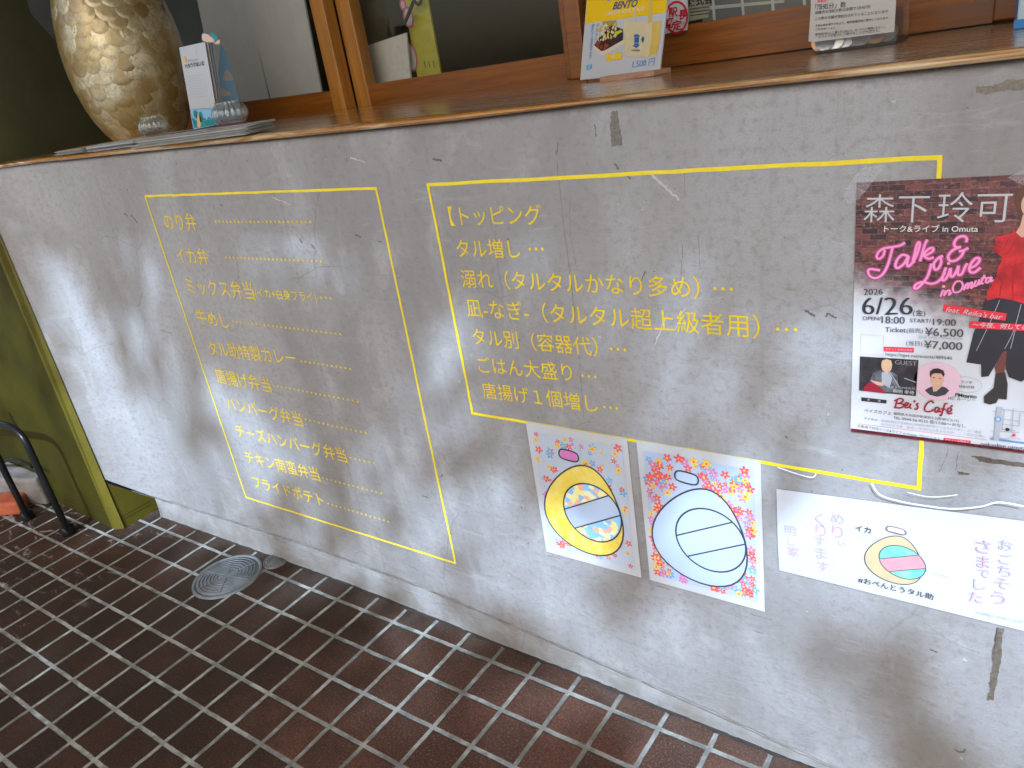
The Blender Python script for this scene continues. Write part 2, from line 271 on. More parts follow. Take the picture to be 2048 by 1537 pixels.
class MB:
    def __init__(s): s.v, s.f, s.mi, s.mats, s.sm = [], [], [], [], []
    def m(s, mat):
        if mat not in s.mats: s.mats.append(mat)
        return s.mats.index(mat)
    def face_set(s, vs, fs, mat, smooth=False):
        o = len(s.v); s.v += [Vector(q) for q in vs]; k = s.m(mat)
        for f in fs: s.f.append(tuple(o + i for i in f)); s.mi.append(k); s.sm.append(smooth)
        return s
    def poly(s, pts, mat): return s.face_set(pts, [range(len(pts))], mat)
    def prism(s, pts, back, mat):
        n = len(pts); b = [Vector(p) + Vector(back) for p in pts]
        return s.face_set(list(pts) + b, [range(n), range(2 * n - 1, n - 1, -1)] + [(i, n + i, n + (i + 1) % n, (i + 1) % n) for i in range(n)], mat)
    def box(s, lo, hi, mat):
        x0, y0, z0 = lo; x1, y1, z1 = hi
        return s.prism([(x0, y0, z0), (x1, y0, z0), (x1, y0, z1), (x0, y0, z1)], (0, y1 - y0, 0), mat)
    def strip(s, pts, n, wd, mat, closed=False):
        pts = [Vector(p) for p in pts]; k = len(pts); vs = []
        for i, p in enumerate(pts):
            a_ = pts[i - 1] if (i or closed) else p; b_ = pts[(i + 1) % k] if (i < k - 1 or closed) else p
            t = (b_ - a_)
            if t.length < 1e-9: t = Vector((1, 0, 0))
            q = t.normalized().cross(n).normalized(); ww = wd[i] if isinstance(wd, (list, tuple)) else wd
            e = n * (3e-6 * i); vs += [p + q * ww / 2 + e, p - q * ww / 2 + e]
        fs = [(2 * i, 2 * i + 1, 2 * i + 3, 2 * i + 2) for i in range(k - 1)]
        if closed: fs.append((2 * k - 2, 2 * k - 1, 1, 0))
        return s.face_set(vs, fs, mat)
    def disc(s, c_, u, v, r, mat, r2=None, n=20):
        r2 = r2 or r
        return s.poly([Vector(c_) + u * (r * math.cos(t)) + v * (r2 * math.sin(t)) for t in [2 * math.pi * i / n for i in range(n)]], mat)
    def ring(s, c_, u, v, r, wd, mat, n=40, r2=None):
        r2 = r2 or r
        return s.strip([Vector(c_) + u * (r * math.cos(t)) + v * (r2 * math.sin(t)) for t in [2 * math.pi * i / n for i in range(n)]], u.cross(v), wd, mat, True)
    def tube(s, pts, r, mat, n=14, cap=True):
        pts = [Vector(p) for p in pts]; k = len(pts); vs = []; ref = None
        for i, p in enumerate(pts):
            t = (pts[min(i + 1, k - 1)] - pts[max(i - 1, 0)]).normalized()
            if ref is None: ref = t.orthogonal().normalized()
            ref = (ref - t * ref.dot(t)).normalized(); q = t.cross(ref)
            rr = r[i] if isinstance(r, (list, tuple)) else r
            vs += [p + (ref * math.cos(x) + q * math.sin(x)) * rr for x in [2 * math.pi * j / n for j in range(n)]]
        fs = [(i * n + j, i * n + (j + 1) % n, (i + 1) * n + (j + 1) % n, (i + 1) * n + j) for i in range(k - 1) for j in range(n)]
        s.face_set(vs, fs, mat, True)
        if cap: s.poly(vs[:n][::-1], mat); s.poly(vs[-n:], mat)
        return s
    def lathe(s, c_, prof, mat, n=48, rib=0, ribn=20):
        vs = []
        for r, z in prof:
            for j in range(n):
                t = 2 * math.pi * j / n; rr = r * (1 + rib * math.cos(ribn * t)) if rib else r
                vs.append(Vector(c_) + Vector((rr * math.cos(t), rr * math.sin(t), z)))
        k = len(prof)
        return s.face_set(vs, [(i * n + j, i * n + (j + 1) % n, (i + 1) * n + (j + 1) % n, (i + 1) * n + j) for i in range(k - 1) for j in range(n)], mat, True)
    def build(s, name, parent=None):
        me = bpy.data.meshes.new(name); me.from_pydata([tuple(q) for q in s.v], [], s.f)
        for q in s.mats: me.materials.append(q)
        me.polygons.foreach_set('material_index', s.mi); me.polygons.foreach_set('use_smooth', s.sm); me.update()
        o = bpy.data.objects.new(name, me); COL.objects.link(o)
        if parent:
            o.parent = parent; o.matrix_parent_inverse = parent.matrix_world.inverted()
        return o
def tag(o, label, cat, group=None):
    o['label'] = label; o['category'] = cat
    if group: o['group'] = group
    return o
def thing(name, loc, label, cat, group=None):
    o = bpy.data.objects.new(name, None); COL.objects.link(o); o.empty_display_size = .05
    o.location = loc; o.matrix_world = Matrix.Translation(loc); return tag(o, label, cat, group)
def struct(o): o['kind'] = 'structure'; return o
def smooth_path(pts, k=8, closed=False):
    pts = [Vector(p) for p in pts]; n = len(pts); out = []
    for i in range(n if closed else n - 1):
        p0, p1, p2, p3 = (pts[(i - 1) % n] if (closed or i) else pts[0]), pts[i], pts[(i + 1) % n], (pts[(i + 2) % n] if closed or i + 2 < n else pts[-1])
        for j in range(k):
            t = j / k
            out.append(.5 * ((2 * p1) + (p2 - p0) * t + (2 * p0 - 5 * p1 + 4 * p2 - p3) * t * t + (3 * p1 - p0 - 3 * p2 + p3) * t ** 3))
    if not closed: out.append(pts[-1])
    return out
_tc = {}
def text_geo(body, off=0, spacing=1, shear=0):
    key = (body, off, spacing, shear)
    if key not in _tc:
        cu = bpy.data.curves.new('t', 'FONT'); cu.body = body; cu.resolution_u = 3; cu.offset = off; cu.space_character = spacing; cu.shear = shear
        o = bpy.data.objects.new('t', cu); COL.objects.link(o); bpy.context.view_layer.update()
        me = bpy.data.meshes.new_from_object(o.evaluated_get(bpy.context.evaluated_depsgraph_get()))
        _tc[key] = ([(v.co.x, v.co.y) for v in me.vertices], [tuple(p.vertices) for p in me.polygons])
        bpy.data.objects.remove(o); bpy.data.curves.remove(cu); bpy.data.meshes.remove(me)
    return _tc[key]
def text(mb, body, plane, L, R, mat, off=.0006, vc=.37, bold=0, shear=0, xb=0, tall=1, up=None):
    """write body on a plane so that its ink runs between two points seen at L and R"""
    vs, fs = text_geo(body, bold, 1, shear)
    if not vs: return
    x0, x1 = min(v[0] for v in vs), max(v[0] for v in vs)
    A = plane.hit(*L, off); B = plane.hit(*R, off); d = B - A; sc = d.length / (x1 - x0); d.normalize(); u = up or plane.n.cross(d).normalized()
    if u.dot(plane.v) < 0: u = -u
    for dx in ((-xb, 0, xb) if xb else (0,)):
        o_ = abs(dx) * .0002
        mb.face_set([A + d * ((x - x0 + dx) * sc) + u * ((y - vc) * sc * tall) + plane.n * (.00005 if dx > 0 else .0001 if dx < 0 else 0) for x, y in vs], fs, mat)
def dots(mb, plane, A, B, n, mat, r=.0021, off=.0006):
    a_, b_ = plane.hit(*A, off), plane.hit(*B, off)
    for i in range(n): mb.disc(a_.lerp(b_, i / (n - 1)), plane.u, plane.v, r, mat, n=10)
def qpoly(mb, plane, pts, mat, off=.0004): return mb.poly([plane.hit(*p, off) for p in pts], mat)
_qn = [0]
def qstrip(mb, plane, pts, wd, mat, off=.0008, k=6):
    _qn[0] = (_qn[0] + 1) % 16; off += .000013 * _qn[0]
    return mb.strip(smooth_path([plane.hit(*p, off) for p in pts], k), plane.n, wd, mat)

# ------------------------------------------------------------------ setting
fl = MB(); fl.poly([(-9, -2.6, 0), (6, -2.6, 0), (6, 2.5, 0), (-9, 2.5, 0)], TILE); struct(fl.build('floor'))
g = MB(); g.poly([(-120, -120, -.02), (120, -120, -.02), (120, 120, -.02), (-120, 120, -.02)], CONC); struct(g.build('ground'))
EAVE_Y, EAVE_Z = -1.5, 2.5
c_ = MB(); c_.box((-6, EAVE_Y, EAVE_Z), (5, 3.2, EAVE_Z + .15), M('ceiling_boards', (.3, .28, .25), .8, .2, 3)); struct(c_.build('ceiling'))
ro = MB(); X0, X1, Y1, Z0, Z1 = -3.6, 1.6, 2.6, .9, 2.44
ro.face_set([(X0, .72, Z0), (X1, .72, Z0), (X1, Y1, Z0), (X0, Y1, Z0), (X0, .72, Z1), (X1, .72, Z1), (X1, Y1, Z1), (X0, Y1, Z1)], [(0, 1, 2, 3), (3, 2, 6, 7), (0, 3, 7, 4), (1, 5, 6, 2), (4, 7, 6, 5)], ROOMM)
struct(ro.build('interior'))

nw = MB(); nw.box((-5.6, -3.4, -.02), (-5.35, -.3, 2.49), M('unseen_wall_plaster', (.2, .18, .15), .8, .3, 3)); tag(nw.build('unseen_wall'), 'unseen dark brown wall added to darken reflections on the counter', 'wall')  # added out of view to darken the counter's sheen at the left
def flare(x):
    t = min(max((-2.27 - x) / .215, 0), 1); return -.0975 * t * t * (1.6 - .6 * t)
# counter wall: plaster face with a wavering lower edge, mortar plinth
def lerp_knots(k, x):
    if x <= k[0][0]: return k[0][1]
    for (xa, ya), (xb_, yb) in zip(k, k[1:]):
        if x <= xb_:
            t = (x - xa) / (xb_ - xa); t = t * t * (3 - 2 * t) if False else t
            return ya + (yb - ya) * t
    return k[-1][1]
CREASE = [(-2.488, .19), (-2.465, .1755), (-2.4426, .1578), (-2.412, .1362), (-2.373, .1124), (-2.327, .0925), (-2.27, .087), (-1.9, .1), (-1.6, .108), (-1.19, .104), (-.78, .073), (-.46, .046), (-.25, .022), (0, .008), (1.2, .006)]
LOW = [(-2.49, 1.183), (-2.2, 1.1765), (-1.76, 1.1735), (-1.23, 1.167), (-.85, 1.1635), (-.57, 1.165), (-.18, 1.161), (1.2, 1.159)]
TOP = [(-2.49, 1.192), (-1.9, 1.1872), (-1.25, 1.181), (-.6, 1.1738), (1.2, 1.1735)]
PF = [(-2.43, .004), (-1.95, .014), (-1.51, .021), (-.98, .013), (-.77, .012), (-.39, .005), (1.2, .004)]
cw = thing('counter_wall', (-1.2, 0, 0), 'grey mortar counter wall with a low plinth, running under the wooden shelf', 'wall')
rnd = random.Random(3)
xs = [-2.52 + (1.2 + 2.52) * i / 150 for i in range(151)]
pw = MB()
bot = [(x, 0, lerp_knots(CREASE, x) + rnd.uniform(-.0015, .0015)) for x in xs]; top = [(x, 0, lerp_knots(LOW, x) - .001) for x in xs]
vs = []
for b_, t_ in zip(bot, top): f_ = flare(b_[0]); vs += [(q_[0], q_[1] + f_, q_[2]) for q_ in [(b_[0], .012, b_[2] - .001), (b_[0], .0015, b_[2] + .0005), (b_[0], 0, b_[2] + .004), (t_[0], 0, t_[2] - .014), (t_[0], .005, t_[2] - .004), (t_[0], .02, t_[2])]]
k = 6; fs = [(i * k + j, (i + 1) * k + j, (i + 1) * k + j + 1, i * k + j + 1) for i in range(150) for j in range(k - 1)]
pw.face_set(vs, fs, PLASTER, True)
pw.face_set([(-2.52, -.088, .192), (-2.52, .5, .192), (-2.52, .5, 1.17), (-2.52, -.088, 1.17)], [(0, 1, 2, 3)], PLASTER)
pw.face_set([(-2.27, .012, .082), (1.2, .012, .005), (1.2, .5, .005), (-2.27, .5, .082)], [(0, 1, 2, 3)], PLASTER)
pw.build('plaster_face', cw)
pp = MB(); xs2 = [-2.425 + (3.625) * i / 120 for i in range(121)]; vs = []
for x in xs2:
    y = lerp_knots(PF, x) + rnd.uniform(-.001, .001); z = lerp_knots(CREASE, x) - .0035
    vs += [(x, y - .004, -.002), (x, y, .012), (x, y + .001, max(z - .004, .0)), (x, y + .02, max(z, .001))]
pp.face_set(vs, [(i * 4 + j, (i + 1) * 4 + j, (i + 1) * 4 + j + 1, i * 4 + j + 1) for i in range(120) for j in range(3)], PLINTH, True)
pp.prism([(-2.425, .0, 0), (-2.425, .3, 0), (-2.425, .3, .078), (-2.425, .008, .078)], (.01, 0, 0), PLINTH)
pp.build('plinth', cw)
# chips and scars in the plaster
def blob(mb, pts, mat, off=.0006, jag=.0012, sub=7, seed=1):
    r_ = random.Random(seed); P = [WALL.hit(*p, off) for p in pts]; out = []
    for i in range(len(P)):
        for j in range(sub):
            q = P[i].lerp(P[(i + 1) % len(P)], j / sub); out.append(q + Vector((r_.uniform(-jag, jag), 0, r_.uniform(-jag, jag))))
    mb.poly(out, mat)
z = zm(1800, 860, 7.6855)
for i, (pts, mt, jag) in enumerate([
    ([z(1080, 400), z(1180, 405), z(1540, 465), z(1906, 510), z(2100, 540), z(2100, 610), z(1700, 555), z(1640, 548), z(1220, 490), z(1180, 440)], BROWNCHIP, .0009),
    ([z(880, 638), z(1075, 670), z(1060, 695), z(960, 690), z(905, 690)], BROWNCHIP, .0005),
    ([(1993, 1255), (2007, 1258), (2004, 1290), (2002, 1320), (1997, 1345), (1992, 1370), (1986, 1400), (1974, 1402), (1980, 1380), (1978, 1365), (1983, 1340), (1986, 1300)], BROWNCHIP, .0011),
    ([(1953, 173), (1985, 172), (2010, 162), (2048, 158), (2080, 155), (2080, 180), (2048, 178), (2000, 183), (1972, 188), (1953, 185)], TANCHIP, .0012),
    ([(1222, 224), (1234, 222), (1238, 250), (1245, 290), (1223, 293), (1221, 260)], M('rubbed_mortar', (.22, .2, .18), .9, .4, 200, .6, 250), .0012)]):
    m_ = MB(); blob(m_, pts, mt, jag=jag, seed=i); m_.build('worn_patch', cw)
sc = MB(); r_ = random.Random(11)
def crack(pts, wd, mat, j=.002):
    P = smooth_path([WALL.hit(*p, .0004) for p in pts], 10)
    P = [p + Vector((r_.uniform(-j, j) * .4, 0, r_.uniform(-j, j) * .4)) for p in P]
    sc.strip(P, WALL.n, [wd * r_.uniform(.4, 1.3) for _ in P], mat)
for pts in ([(560, 400), (590, 525), (631, 698), (680, 880), (745, 1100)], [(1113, 322), (1130, 470), (1150, 640), (1168, 842)], [(190, 350), (215, 430), (240, 500)], [(470, 500), (478, 560), (470, 600)],
            [(282, 620), (300, 680), (330, 720)], [(1365, 490), (1362, 560)], [(1396, 470), (1400, 540)], [(1846, 1245), (1870, 1262), (1905, 1285), (1960, 1308)], [(1897, 900), (1885, 930), (1878, 945)], [(1917, 905), (1911, 940)],
            [(840, 1195), (900, 1222), (960, 1240)], [(1370, 395), (1368, 340)]): crack(pts, .0007, CRACK_SHADE)
for pts, wd in (([(320, 660), (345, 668)], .0016), ([(285, 585), (278, 615)], .0014), ([(1115, 285), (1113, 310)], .0016), ([(1190, 250), (1192, 275)], .002), ([(1280, 565), (1290, 545)], .0016), ([(1860, 1300), (1875, 1305)], .003),
                ([(1908, 1500), (1925, 1505), (1930, 1498)], .003), ([(1505, 1260), (1525, 1268)], .0014), ([(1610, 620), (1630, 634)], .0032), ([(1655, 628), (1672, 636)], .0026), ([(865, 318), (884, 322)], .004), ([(1230, 328), (1236, 338)], .003), ([(1254, 352), (1262, 358)], .002),
                ([(248, 427), (255, 432)], .004), ([(262, 430), (275, 446)], .0042), ([(440, 408), (446, 413)], .003), ([(428, 410), (428, 420)], .0016), ([(600, 478), (604, 486)], .003), ([(622, 490), (630, 498)], .0026), ([(755, 483), (765, 484)], .002), ([(710, 470), (722, 475)], .003), ([(845, 992), (858, 996)], .003),
                ([(880, 955), (886, 950)], .002), ([(618, 1082), (622, 1092)], .003), ([(640, 1085), (642, 1092)], .002), ([(518, 1033), (520, 1040)], .002), ([(1095, 1112), (1120, 1118)], .0012), ([(1300, 1168), (1340, 1180)], .0012), ([(1500, 1228), (1545, 1241)], .0012)): crack(pts, wd, SCUFF, .003)
for pts, wd in (([(545, 395), (580, 410)], .003), ([(1330, 640), (1310, 690)], .002), ([(1370, 615), (1350, 660)], .0022), ([(1300, 345), (1330, 375), (1360, 400)], .004), ([(700, 315), (730, 325)], .003), ([(100, 590), (200, 820)], .0016), ([(118, 560), (190, 740), (260, 930)], .0014)): crack(pts, wd, SCUFFL, .003)
for _ in range(170):
    x, zz = r_.uniform(-2.6, .05), r_.uniform(.12, 1.14); s_ = r_.choice((.0006, .0009, .0012, .002)); a_ = r_.uniform(0, 3.1)
    sc.strip([(x, -.0004, zz), (x + math.cos(a_) * s_ * 2.5, -.0004, zz + math.sin(a_) * s_ * 2.5)], WALL.n, s_, r_.choice((SCUFF, SCUFF, CRACK_SHADE, SCUFFL)))
sc.strip([(x, flare(x) - .0012, lerp_knots(CREASE, x) - .002 + r_.uniform(-.0012, .0012)) for x in [-2.42 + 3.4 * i / 260 for i in range(261)]], WALL.n, [r_.uniform(.0008, .0042) for _ in range(261)], CRACK_SHADE)  # dark strip painting the shade line between wall and plinth
sc.strip([(x, lerp_knots(PF, x) - .006 + r_.uniform(-.003, .002), .0012) for x in [-2.42 + 3.4 * i / 260 for i in range(261)]], Vector((0, 0, 1)), [r_.uniform(.003, .014) for _ in range(261)], M('joint_strip', (.05, .042, .034), .9, .5, 60))  # dark strip along the foot of the plinth
sc.build('scuffs_and_crease_shade', cw)

# shelf
sh = MB(); xs = [-2.56 + 3.76 * i / 160 for i in range(161)]; vs = []; DEPTH = .585
for x in xs:
    lo, hi = lerp_knots(LOW, x), lerp_knots(TOP, x); j = rnd.uniform(-.0007, .0007)
    j += flare(x) if x > -2.485 else -.1
    vs += [(x, DEPTH, lo), (x, .006 + j, lo), (x, -.006 + j, lo + .0015), (x, -.011 + j, lo * .6 + hi * .4), (x, -.0085 + j, lo * .25 + hi * .75), (x, -.001 + j, hi - .0008), (x, .014 + j, hi), (x, DEPTH, hi + .0003)]
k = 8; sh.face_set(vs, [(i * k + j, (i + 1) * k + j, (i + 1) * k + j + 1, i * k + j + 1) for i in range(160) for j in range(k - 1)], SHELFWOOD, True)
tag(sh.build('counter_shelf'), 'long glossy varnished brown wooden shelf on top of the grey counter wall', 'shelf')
def ztop(x): return lerp_knots(TOP, x) + .0003

# windows: sashes at the back of the shelf
YW = .57
def wz(px, py, y=YW): return at(px, py, y=y)
def sash(name, label, rail_px, stiles, glass_x, zrail, y):
    t = thing(name, (glass_x[0], y, 1.18), label, 'window', 'wooden sliding sashes above the shelf')
    m_ = MB(); m_.box((rail_px[0], y, 1.1765 if rail_px[0] > -1.8 else 1.186), (rail_px[1], y + .035, zrail[0]), FRAMEWOOD)
    m_.v = [Vector((v.x, v.y, v.z if v.z < 1.2 else lerp_knots([(rail_px[0], zrail[0]), (rail_px[1], zrail[1])], v.x))) for v in m_.v]; m_.build('rail', t)
    for x0, x1, mt in stiles:
        s_ = MB(); s_.box((x0, y - .004, 1.178 if x0 > -1.8 else 1.187), (x1, y + .037, 2.1), mt); o = s_.build('stile', t)
        bv = o.modifiers.new('b', 'BEVEL'); bv.width = .003; bv.segments = 2
    gg = MB(); gg.box((glass_x[0], y + .015, 1.19), (glass_x[1], y + .019, 2.1), GLASS); gg.build('glass', t); return t
sash('window_sash', 'left wooden window sash with grey boards behind its glass, beside the shell vase', (-2.9, -1.742), [(-1.742, -1.692, STILEWOOD)], (-2.9, -1.742), (1.262, 1.236), YW)
sash('window_sash', 'middle wooden window sash with dark glass and a yellow leaflet behind it', (-1.688, -.996), [(-1.692, -1.64, STILEWOOD), (-.996, -.962, FRAMEWOOD)], (-1.64, -.996), (1.236, 1.234), YW + .045)
sash('window_sash', 'right wooden window sash with the deep bottom rail behind the donation box', (-.916, -.15), [(-.958, -.918, FRAMEWOOD), (-.15, -.08, FRAMEWOOD)], (-.916, -.15), (1.252, 1.248), YW)
sw = MB(); sw.box((-.07, YW + .002, 1.176), (1.2, YW + .05, 2.1), FRAMEWOOD); tag(sw.build('wooden_panel'), 'dark brown wooden wall panel at the right end of the windows', 'panel')
lt = MB(); lt.box((-3.2, .55, 2.1), (1.2, .7, 2.45), PLASTER); tag(lt.build('lintel'), 'plain plaster lintel above the wooden windows', 'lintel')
# dark board closing the shelf's left end
db = MB(); A, B = Vector((-2.50, -.085, 0)), Vector((-2.95, .6, 0)); nn = Vector((.83, .55, 0))
db.prism([A + Vector((0, 0, 1.181)), B + Vector((0, 0, 1.181)), B + Vector((0, 0, 2.4)), A + Vector((0, 0, 2.4))], -nn * .03, DARKGREEN)
tag(db.build('side_board'), 'dark olive board closing the left end of the shelf, behind the shell vase', 'board')
PB = Plane(A, B - A, (0, 0, 1))
cs = MB(); qpoly(cs, PB, [(50, -12), (105, -12), (108, 80), (86, 55), (62, 28)], film('bag_film', .5, .3), .004); qpoly(cs, PB, [(52, -10), (100, -10), (100, 0), (60, 25)], M('pale_card', (.3, .34, .36), .5), .002)
tag(cs.build('plastic_pocket'), 'clear plastic pocket hanging on the dark board left of the vase', 'pocket')

# green board and low green skirting at the left end of the counter
gb = thing('green_board', (-2.5, -.11, 0), 'tall olive green painted board at the left end of the counter wall', 'board')
q = MB(); q.prism([(-2.525, -.117, .001), (-3.6, -.093, .001), (-3.6, -.093, 1.2), (-2.52, -.117, 1.2)], (0, .014, 0), GREEN); q.build('board_face', gb)
q = MB(); E0, E1, E2, E3 = at(228, 1061, z=0.002), at(248, 1060, z=.002), at(113, 745, y=-.1), at(93, 745, y=-.117)
xa = [(-2.5105, -.1195, .002), (-2.482, -.1, .002), (-2.5025, -.1, 1.2), (-2.507, -.1195, 1.2)]
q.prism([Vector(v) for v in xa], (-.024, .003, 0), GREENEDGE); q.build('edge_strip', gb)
q = MB(); PX = Plane((-2.488, 0, 0), (0, 1, 0), (0, 0, 1))
q.prism([PX.hit(*p) for p in [(214, 967), (306, 996), (318, 1016), (308, 1022), (253, 1062)]], (-.02, 0, 0), GREENEDGE)  # lighter edge green brightens this shaded face through its colour
for l_ in ([(243, 1034), (300, 1003)], [(246, 1040), (302, 1009)]): q.strip([PX.hit(*p, .0006) for p in l_], PX.n, .0022, M('groove', (.03, .028, .004), .6))
tag(q.build('skirting_block'), 'low green skirting piece in the gap beneath the left end of the counter wall', 'skirting')
# skirting lines scratched into the green board foot
q = MB(); PG = Plane((-2.5, -.1175, 0), (-1.085, .024, 0), (0, 0, 1))
for k_ in range(4): q.strip(smooth_path([PG.hit(x, y + k_ * 7, .0006) for x, y in [(108, 968), (135, 985), (160, 992), (190, 1008), (218, 1018)]], 5), PG.n, .0016, M('board_scratch', (.045, .042, .01), .6))
q.build('scratches', gb)
# stone and terracotta blocks
def rblock(name, pts, h, mat, label, cat):
    m_ = MB(); m_.prism([Vector((p[0], p[1], 0)) for p in pts], (0, 0, h), mat); o = m_.build(name)
    b_ = o.modifiers.new('b', 'BEVEL'); b_.width = .012; b_.segments = 3; return tag(o, label, cat)
rblock('stone_block', [(-3.3, -.24), (-2.96, -.135), (-2.98, -.1), (-3.3, -.1)], .11, STONE, 'grey rough stone block on the tiles behind the stool legs', 'stone')
rblock('terracotta_block', [(-3.25, -.36), (-2.99, -.215), (-3.06, -.15), (-3.32, -.29)], .055, ORANGE, 'orange terracotta block on the floor behind the stool legs', 'block')
# stool
st = thing('stool', (-2.8, -.22, 0), 'black tubular metal stool with an arched leg frame beside the green board', 'stool')
def yy(px, py, y): return at(px, py, y=y)
p1 = [at(139, 1068, z=.004)] + [yy(x, y, -.212) for x, y in [(110, 1008), (80, 945), (56, 893), (44, 873), (28, 858), (8, 850)]] + [yy(-40, 846, -.2), yy(-110, 842, -.2)]
P = smooth_path(p1, 6); q = MB(); q.tube(P, .0108, BLKMETAL); legs = [q.build('leg', st)]
p2 = [at(58, 1038, z=.004)] + [yy(x, y, -.226) for x, y in [(38, 1000), (15, 955), (-6, 912), (-40, 850), (-70, 800)]]
q = MB(); q.tube(smooth_path(p2, 6), .0108, BLKMETAL); legs.append(q.build('leg', st))
for p_ in (at(139, 1068, z=.0), at(58, 1038, z=.0)):
    q = MB(); q.lathe((p_.x, p_.y, 0), [(0, 0), (.021, 0), (.022, .004), (.021, .03), (.017, .034), (0, .034)], BLKMETAL, 20); q.build('rubber_foot', legs.pop(0))
q = MB(); q.tube(smooth_path([yy(-60, 935, -.15), yy(0, 926, -.15), yy(18, 920, -.15), yy(40, 922, -.15), yy(64, 934, -.16)], 6), .006, BLKMETAL); q.build('crossbar', st)
q = MB(); q.box((-3.75, -.42, .43), (-3.3, -.02, .47), BLKMETAL); q.build('seat', st)

# drain covers
def cover(c0, r, label, big):
    t = thing('drain_cover', (c0[0], c0[1], 0), label, 'drain cover')
    X, Y, Z = Vector((1, 0, 0)), Vector((0, 1, 0)), Vector((0, 0, 1)); c0 = Vector((c0[0], c0[1], 0))
    q = MB(); q.lathe(c0, [(0, .004), (r * .88, .004), (r * .885, .0025), (r * .9, .0025), (r * .905, .005), (r * .985, .005), (r, .003), (r * 1.01, 0)], IRON, 64); q.build('rim', t)
    q = MB()
    for i in range(3, 9 if big else 5):
        rr = r * (i / (10 if big else 6))
        for s_ in range(2 if big else 4):
            n_ = 22; a0 = s_ * math.pi * (1 if big else .5) + (.35 if big else .2); a1 = a0 + (math.pi - .7 if big else 1.1)
            P = [c0 + Vector((rr * math.cos(a0 + (a1 - a0) * j / n_), rr * math.sin(a0 + (a1 - a0) * j / n_), .005)) for j in range(n_ + 1)]
            q.tube(P, .0013 if big else .001, IRON, 6)
    if big:
        for k_ in range(6):
            a_ = k_ * math.pi / 3 + .18; q.tube([c0 + Vector((.1 * r * math.cos(a_), .1 * r * math.sin(a_), .005)), c0 + Vector((.84 * r * math.cos(a_), .84 * r * math.sin(a_), .005))], .0013, IRON, 6)
    q.build('ribs', t)
cover((-1.884, -.113), .1, 'large round grey metal drain cover with ribbed arcs in the tiles', True)
cover((-1.803, .0, ), .037, 'small plain round metal drain lid between the large cover and the wall', False)

# ------------------------------------------------------------------ yellow tape frames and menu lettering
def tape_frame(name, label, corners, wds, gaps=()):
    t = thing(name, WALL.hit(*corners[3]), label, 'tape frame')
    for i in range(4):
        if i in gaps: continue
        A_, B_ = WALL.hit(*corners[i], .0004 + .0002 * i), WALL.hit(*corners[(i + 1) % 4], .0004 + .0002 * i)
        d = (B_ - A_).normalized(); q = MB(); pd = WALL.n.cross(d); q.strip([(A_ - d * wds * .4).lerp(B_ + d * wds * .3, k_ / 24) + pd * rnd.uniform(-.0005, .0005) for k_ in range(25)], WALL.n, [wds * rnd.uniform(.9, 1.06) for k_ in range(25)], YELTAPE); q.build('tape_strip', t)
    return t
tape_frame('tape_frame', 'thin yellow tape outline round the long list of bento on the left', [(290, 393), (752, 377), (911, 1127), (492, 995)], .0052)
tape_frame('tape_frame', 'thicker yellow tape outline round the toppings list, partly under the poster', [(856, 370), (1880, 315), (1838, 978), (945, 827)], .0058)
z3, z4, z5, z6 = zm(280, 360, 3.842), zm(380, 680, 3.271), zm(840, 300, 2.745), zm(1200, 300, 3.074)
G1, G2 = 'menu lines in the left tape frame', 'menu lines in the right tape frame'
def menu(pieces, dd, label, grp, bold=.001):
    q = MB()
    for body, L, R in pieces: text(q, body, WALL, L, R, YEL, bold=bold, off=.0006)
    o = tag(q.build('menu_line'), label, 'lettering', grp); q = MB()
    for A_, B_, n_ in dd: dots(q, WALL, A_, B_, n_, YEL, .0029 if grp == G1 else .0027)
    if dd: q.build('dotted_leader', o)
menu([('のり弁', z3(185, 322), z3(428, 328))], [(z3(582, 322), z3(1310, 324), 24)], 'yellow line のり弁 with a dotted leader, topmost in the left tape frame', G1)
menu([('イカ弁', z3(280, 582), z3(518, 592))], [(z3(662, 597), z3(1390, 627), 24)], 'yellow line イカ弁 with a dotted leader, second in the left tape frame', G1)
menu([('ミックス弁当', z3(358, 815), z3(872, 858)), ('(イカ+白身フライ)', z3(882, 865), z3(1355, 905))], [(z3(1392, 906), z3(1465, 910), 3)], 'yellow line ミックス弁当 with small bracketed words after it', G1)
menu([('牛めし', z3(432, 1048), z3(678, 1088))], [(z3(715, 1087), z3(1540, 1187), 26)], 'yellow line 牛めし with the longest dotted leader', G1)
menu([('タル助特製カレー', z4(122, 55), z4(690, 122))], [(z4(728, 140), z4(1048, 191), 12)], 'yellow line タル助特製カレー, fifth in the left tape frame', G1)
menu([('唐揚げ弁当', z4(170, 235), z4(525, 300))], [(z4(548, 300), z4(1096, 404), 20)], 'yellow line 唐揚げ弁当 in the left tape frame', G1)
menu([('ハンバーグ弁当', z4(240, 415), z4(733, 525))], [(z4(757, 522), z4(1150, 611), 14)], 'yellow line ハンバーグ弁当, fourth from the bottom of the left frame', G1)
menu([('チーズハンバーグ弁当', z4(302, 592), z4(1022, 762))], [(z4(1050, 774), z4(1205, 808), 6)], 'yellow line チーズハンバーグ弁当, the widest name with a short leader', G1)
menu([('チキン南蛮弁当', z4(362, 765), z4(845, 885))], [(z4(868, 905), z4(1252, 1004), 14)], 'yellow line チキン南蛮弁当, second from the bottom of the left frame', G1)
menu([('フライドポテト', z4(412, 928), z4(872, 1052))], [(z4(905, 1073), z4(1298, 1190), 15)], 'yellow line フライドポテト, lowest in the left tape frame', G1)
menu([('【トッピング', z5(160, 366), z5(668, 358))], [], 'yellow heading トッピング behind a bracket, top of the right tape frame', G2)
menu([('タル増し', z5(200, 543), z5(548, 545))], [(z5(603, 545), z5(672, 545), 3)], 'yellow line タル増し under the toppings heading', G2)
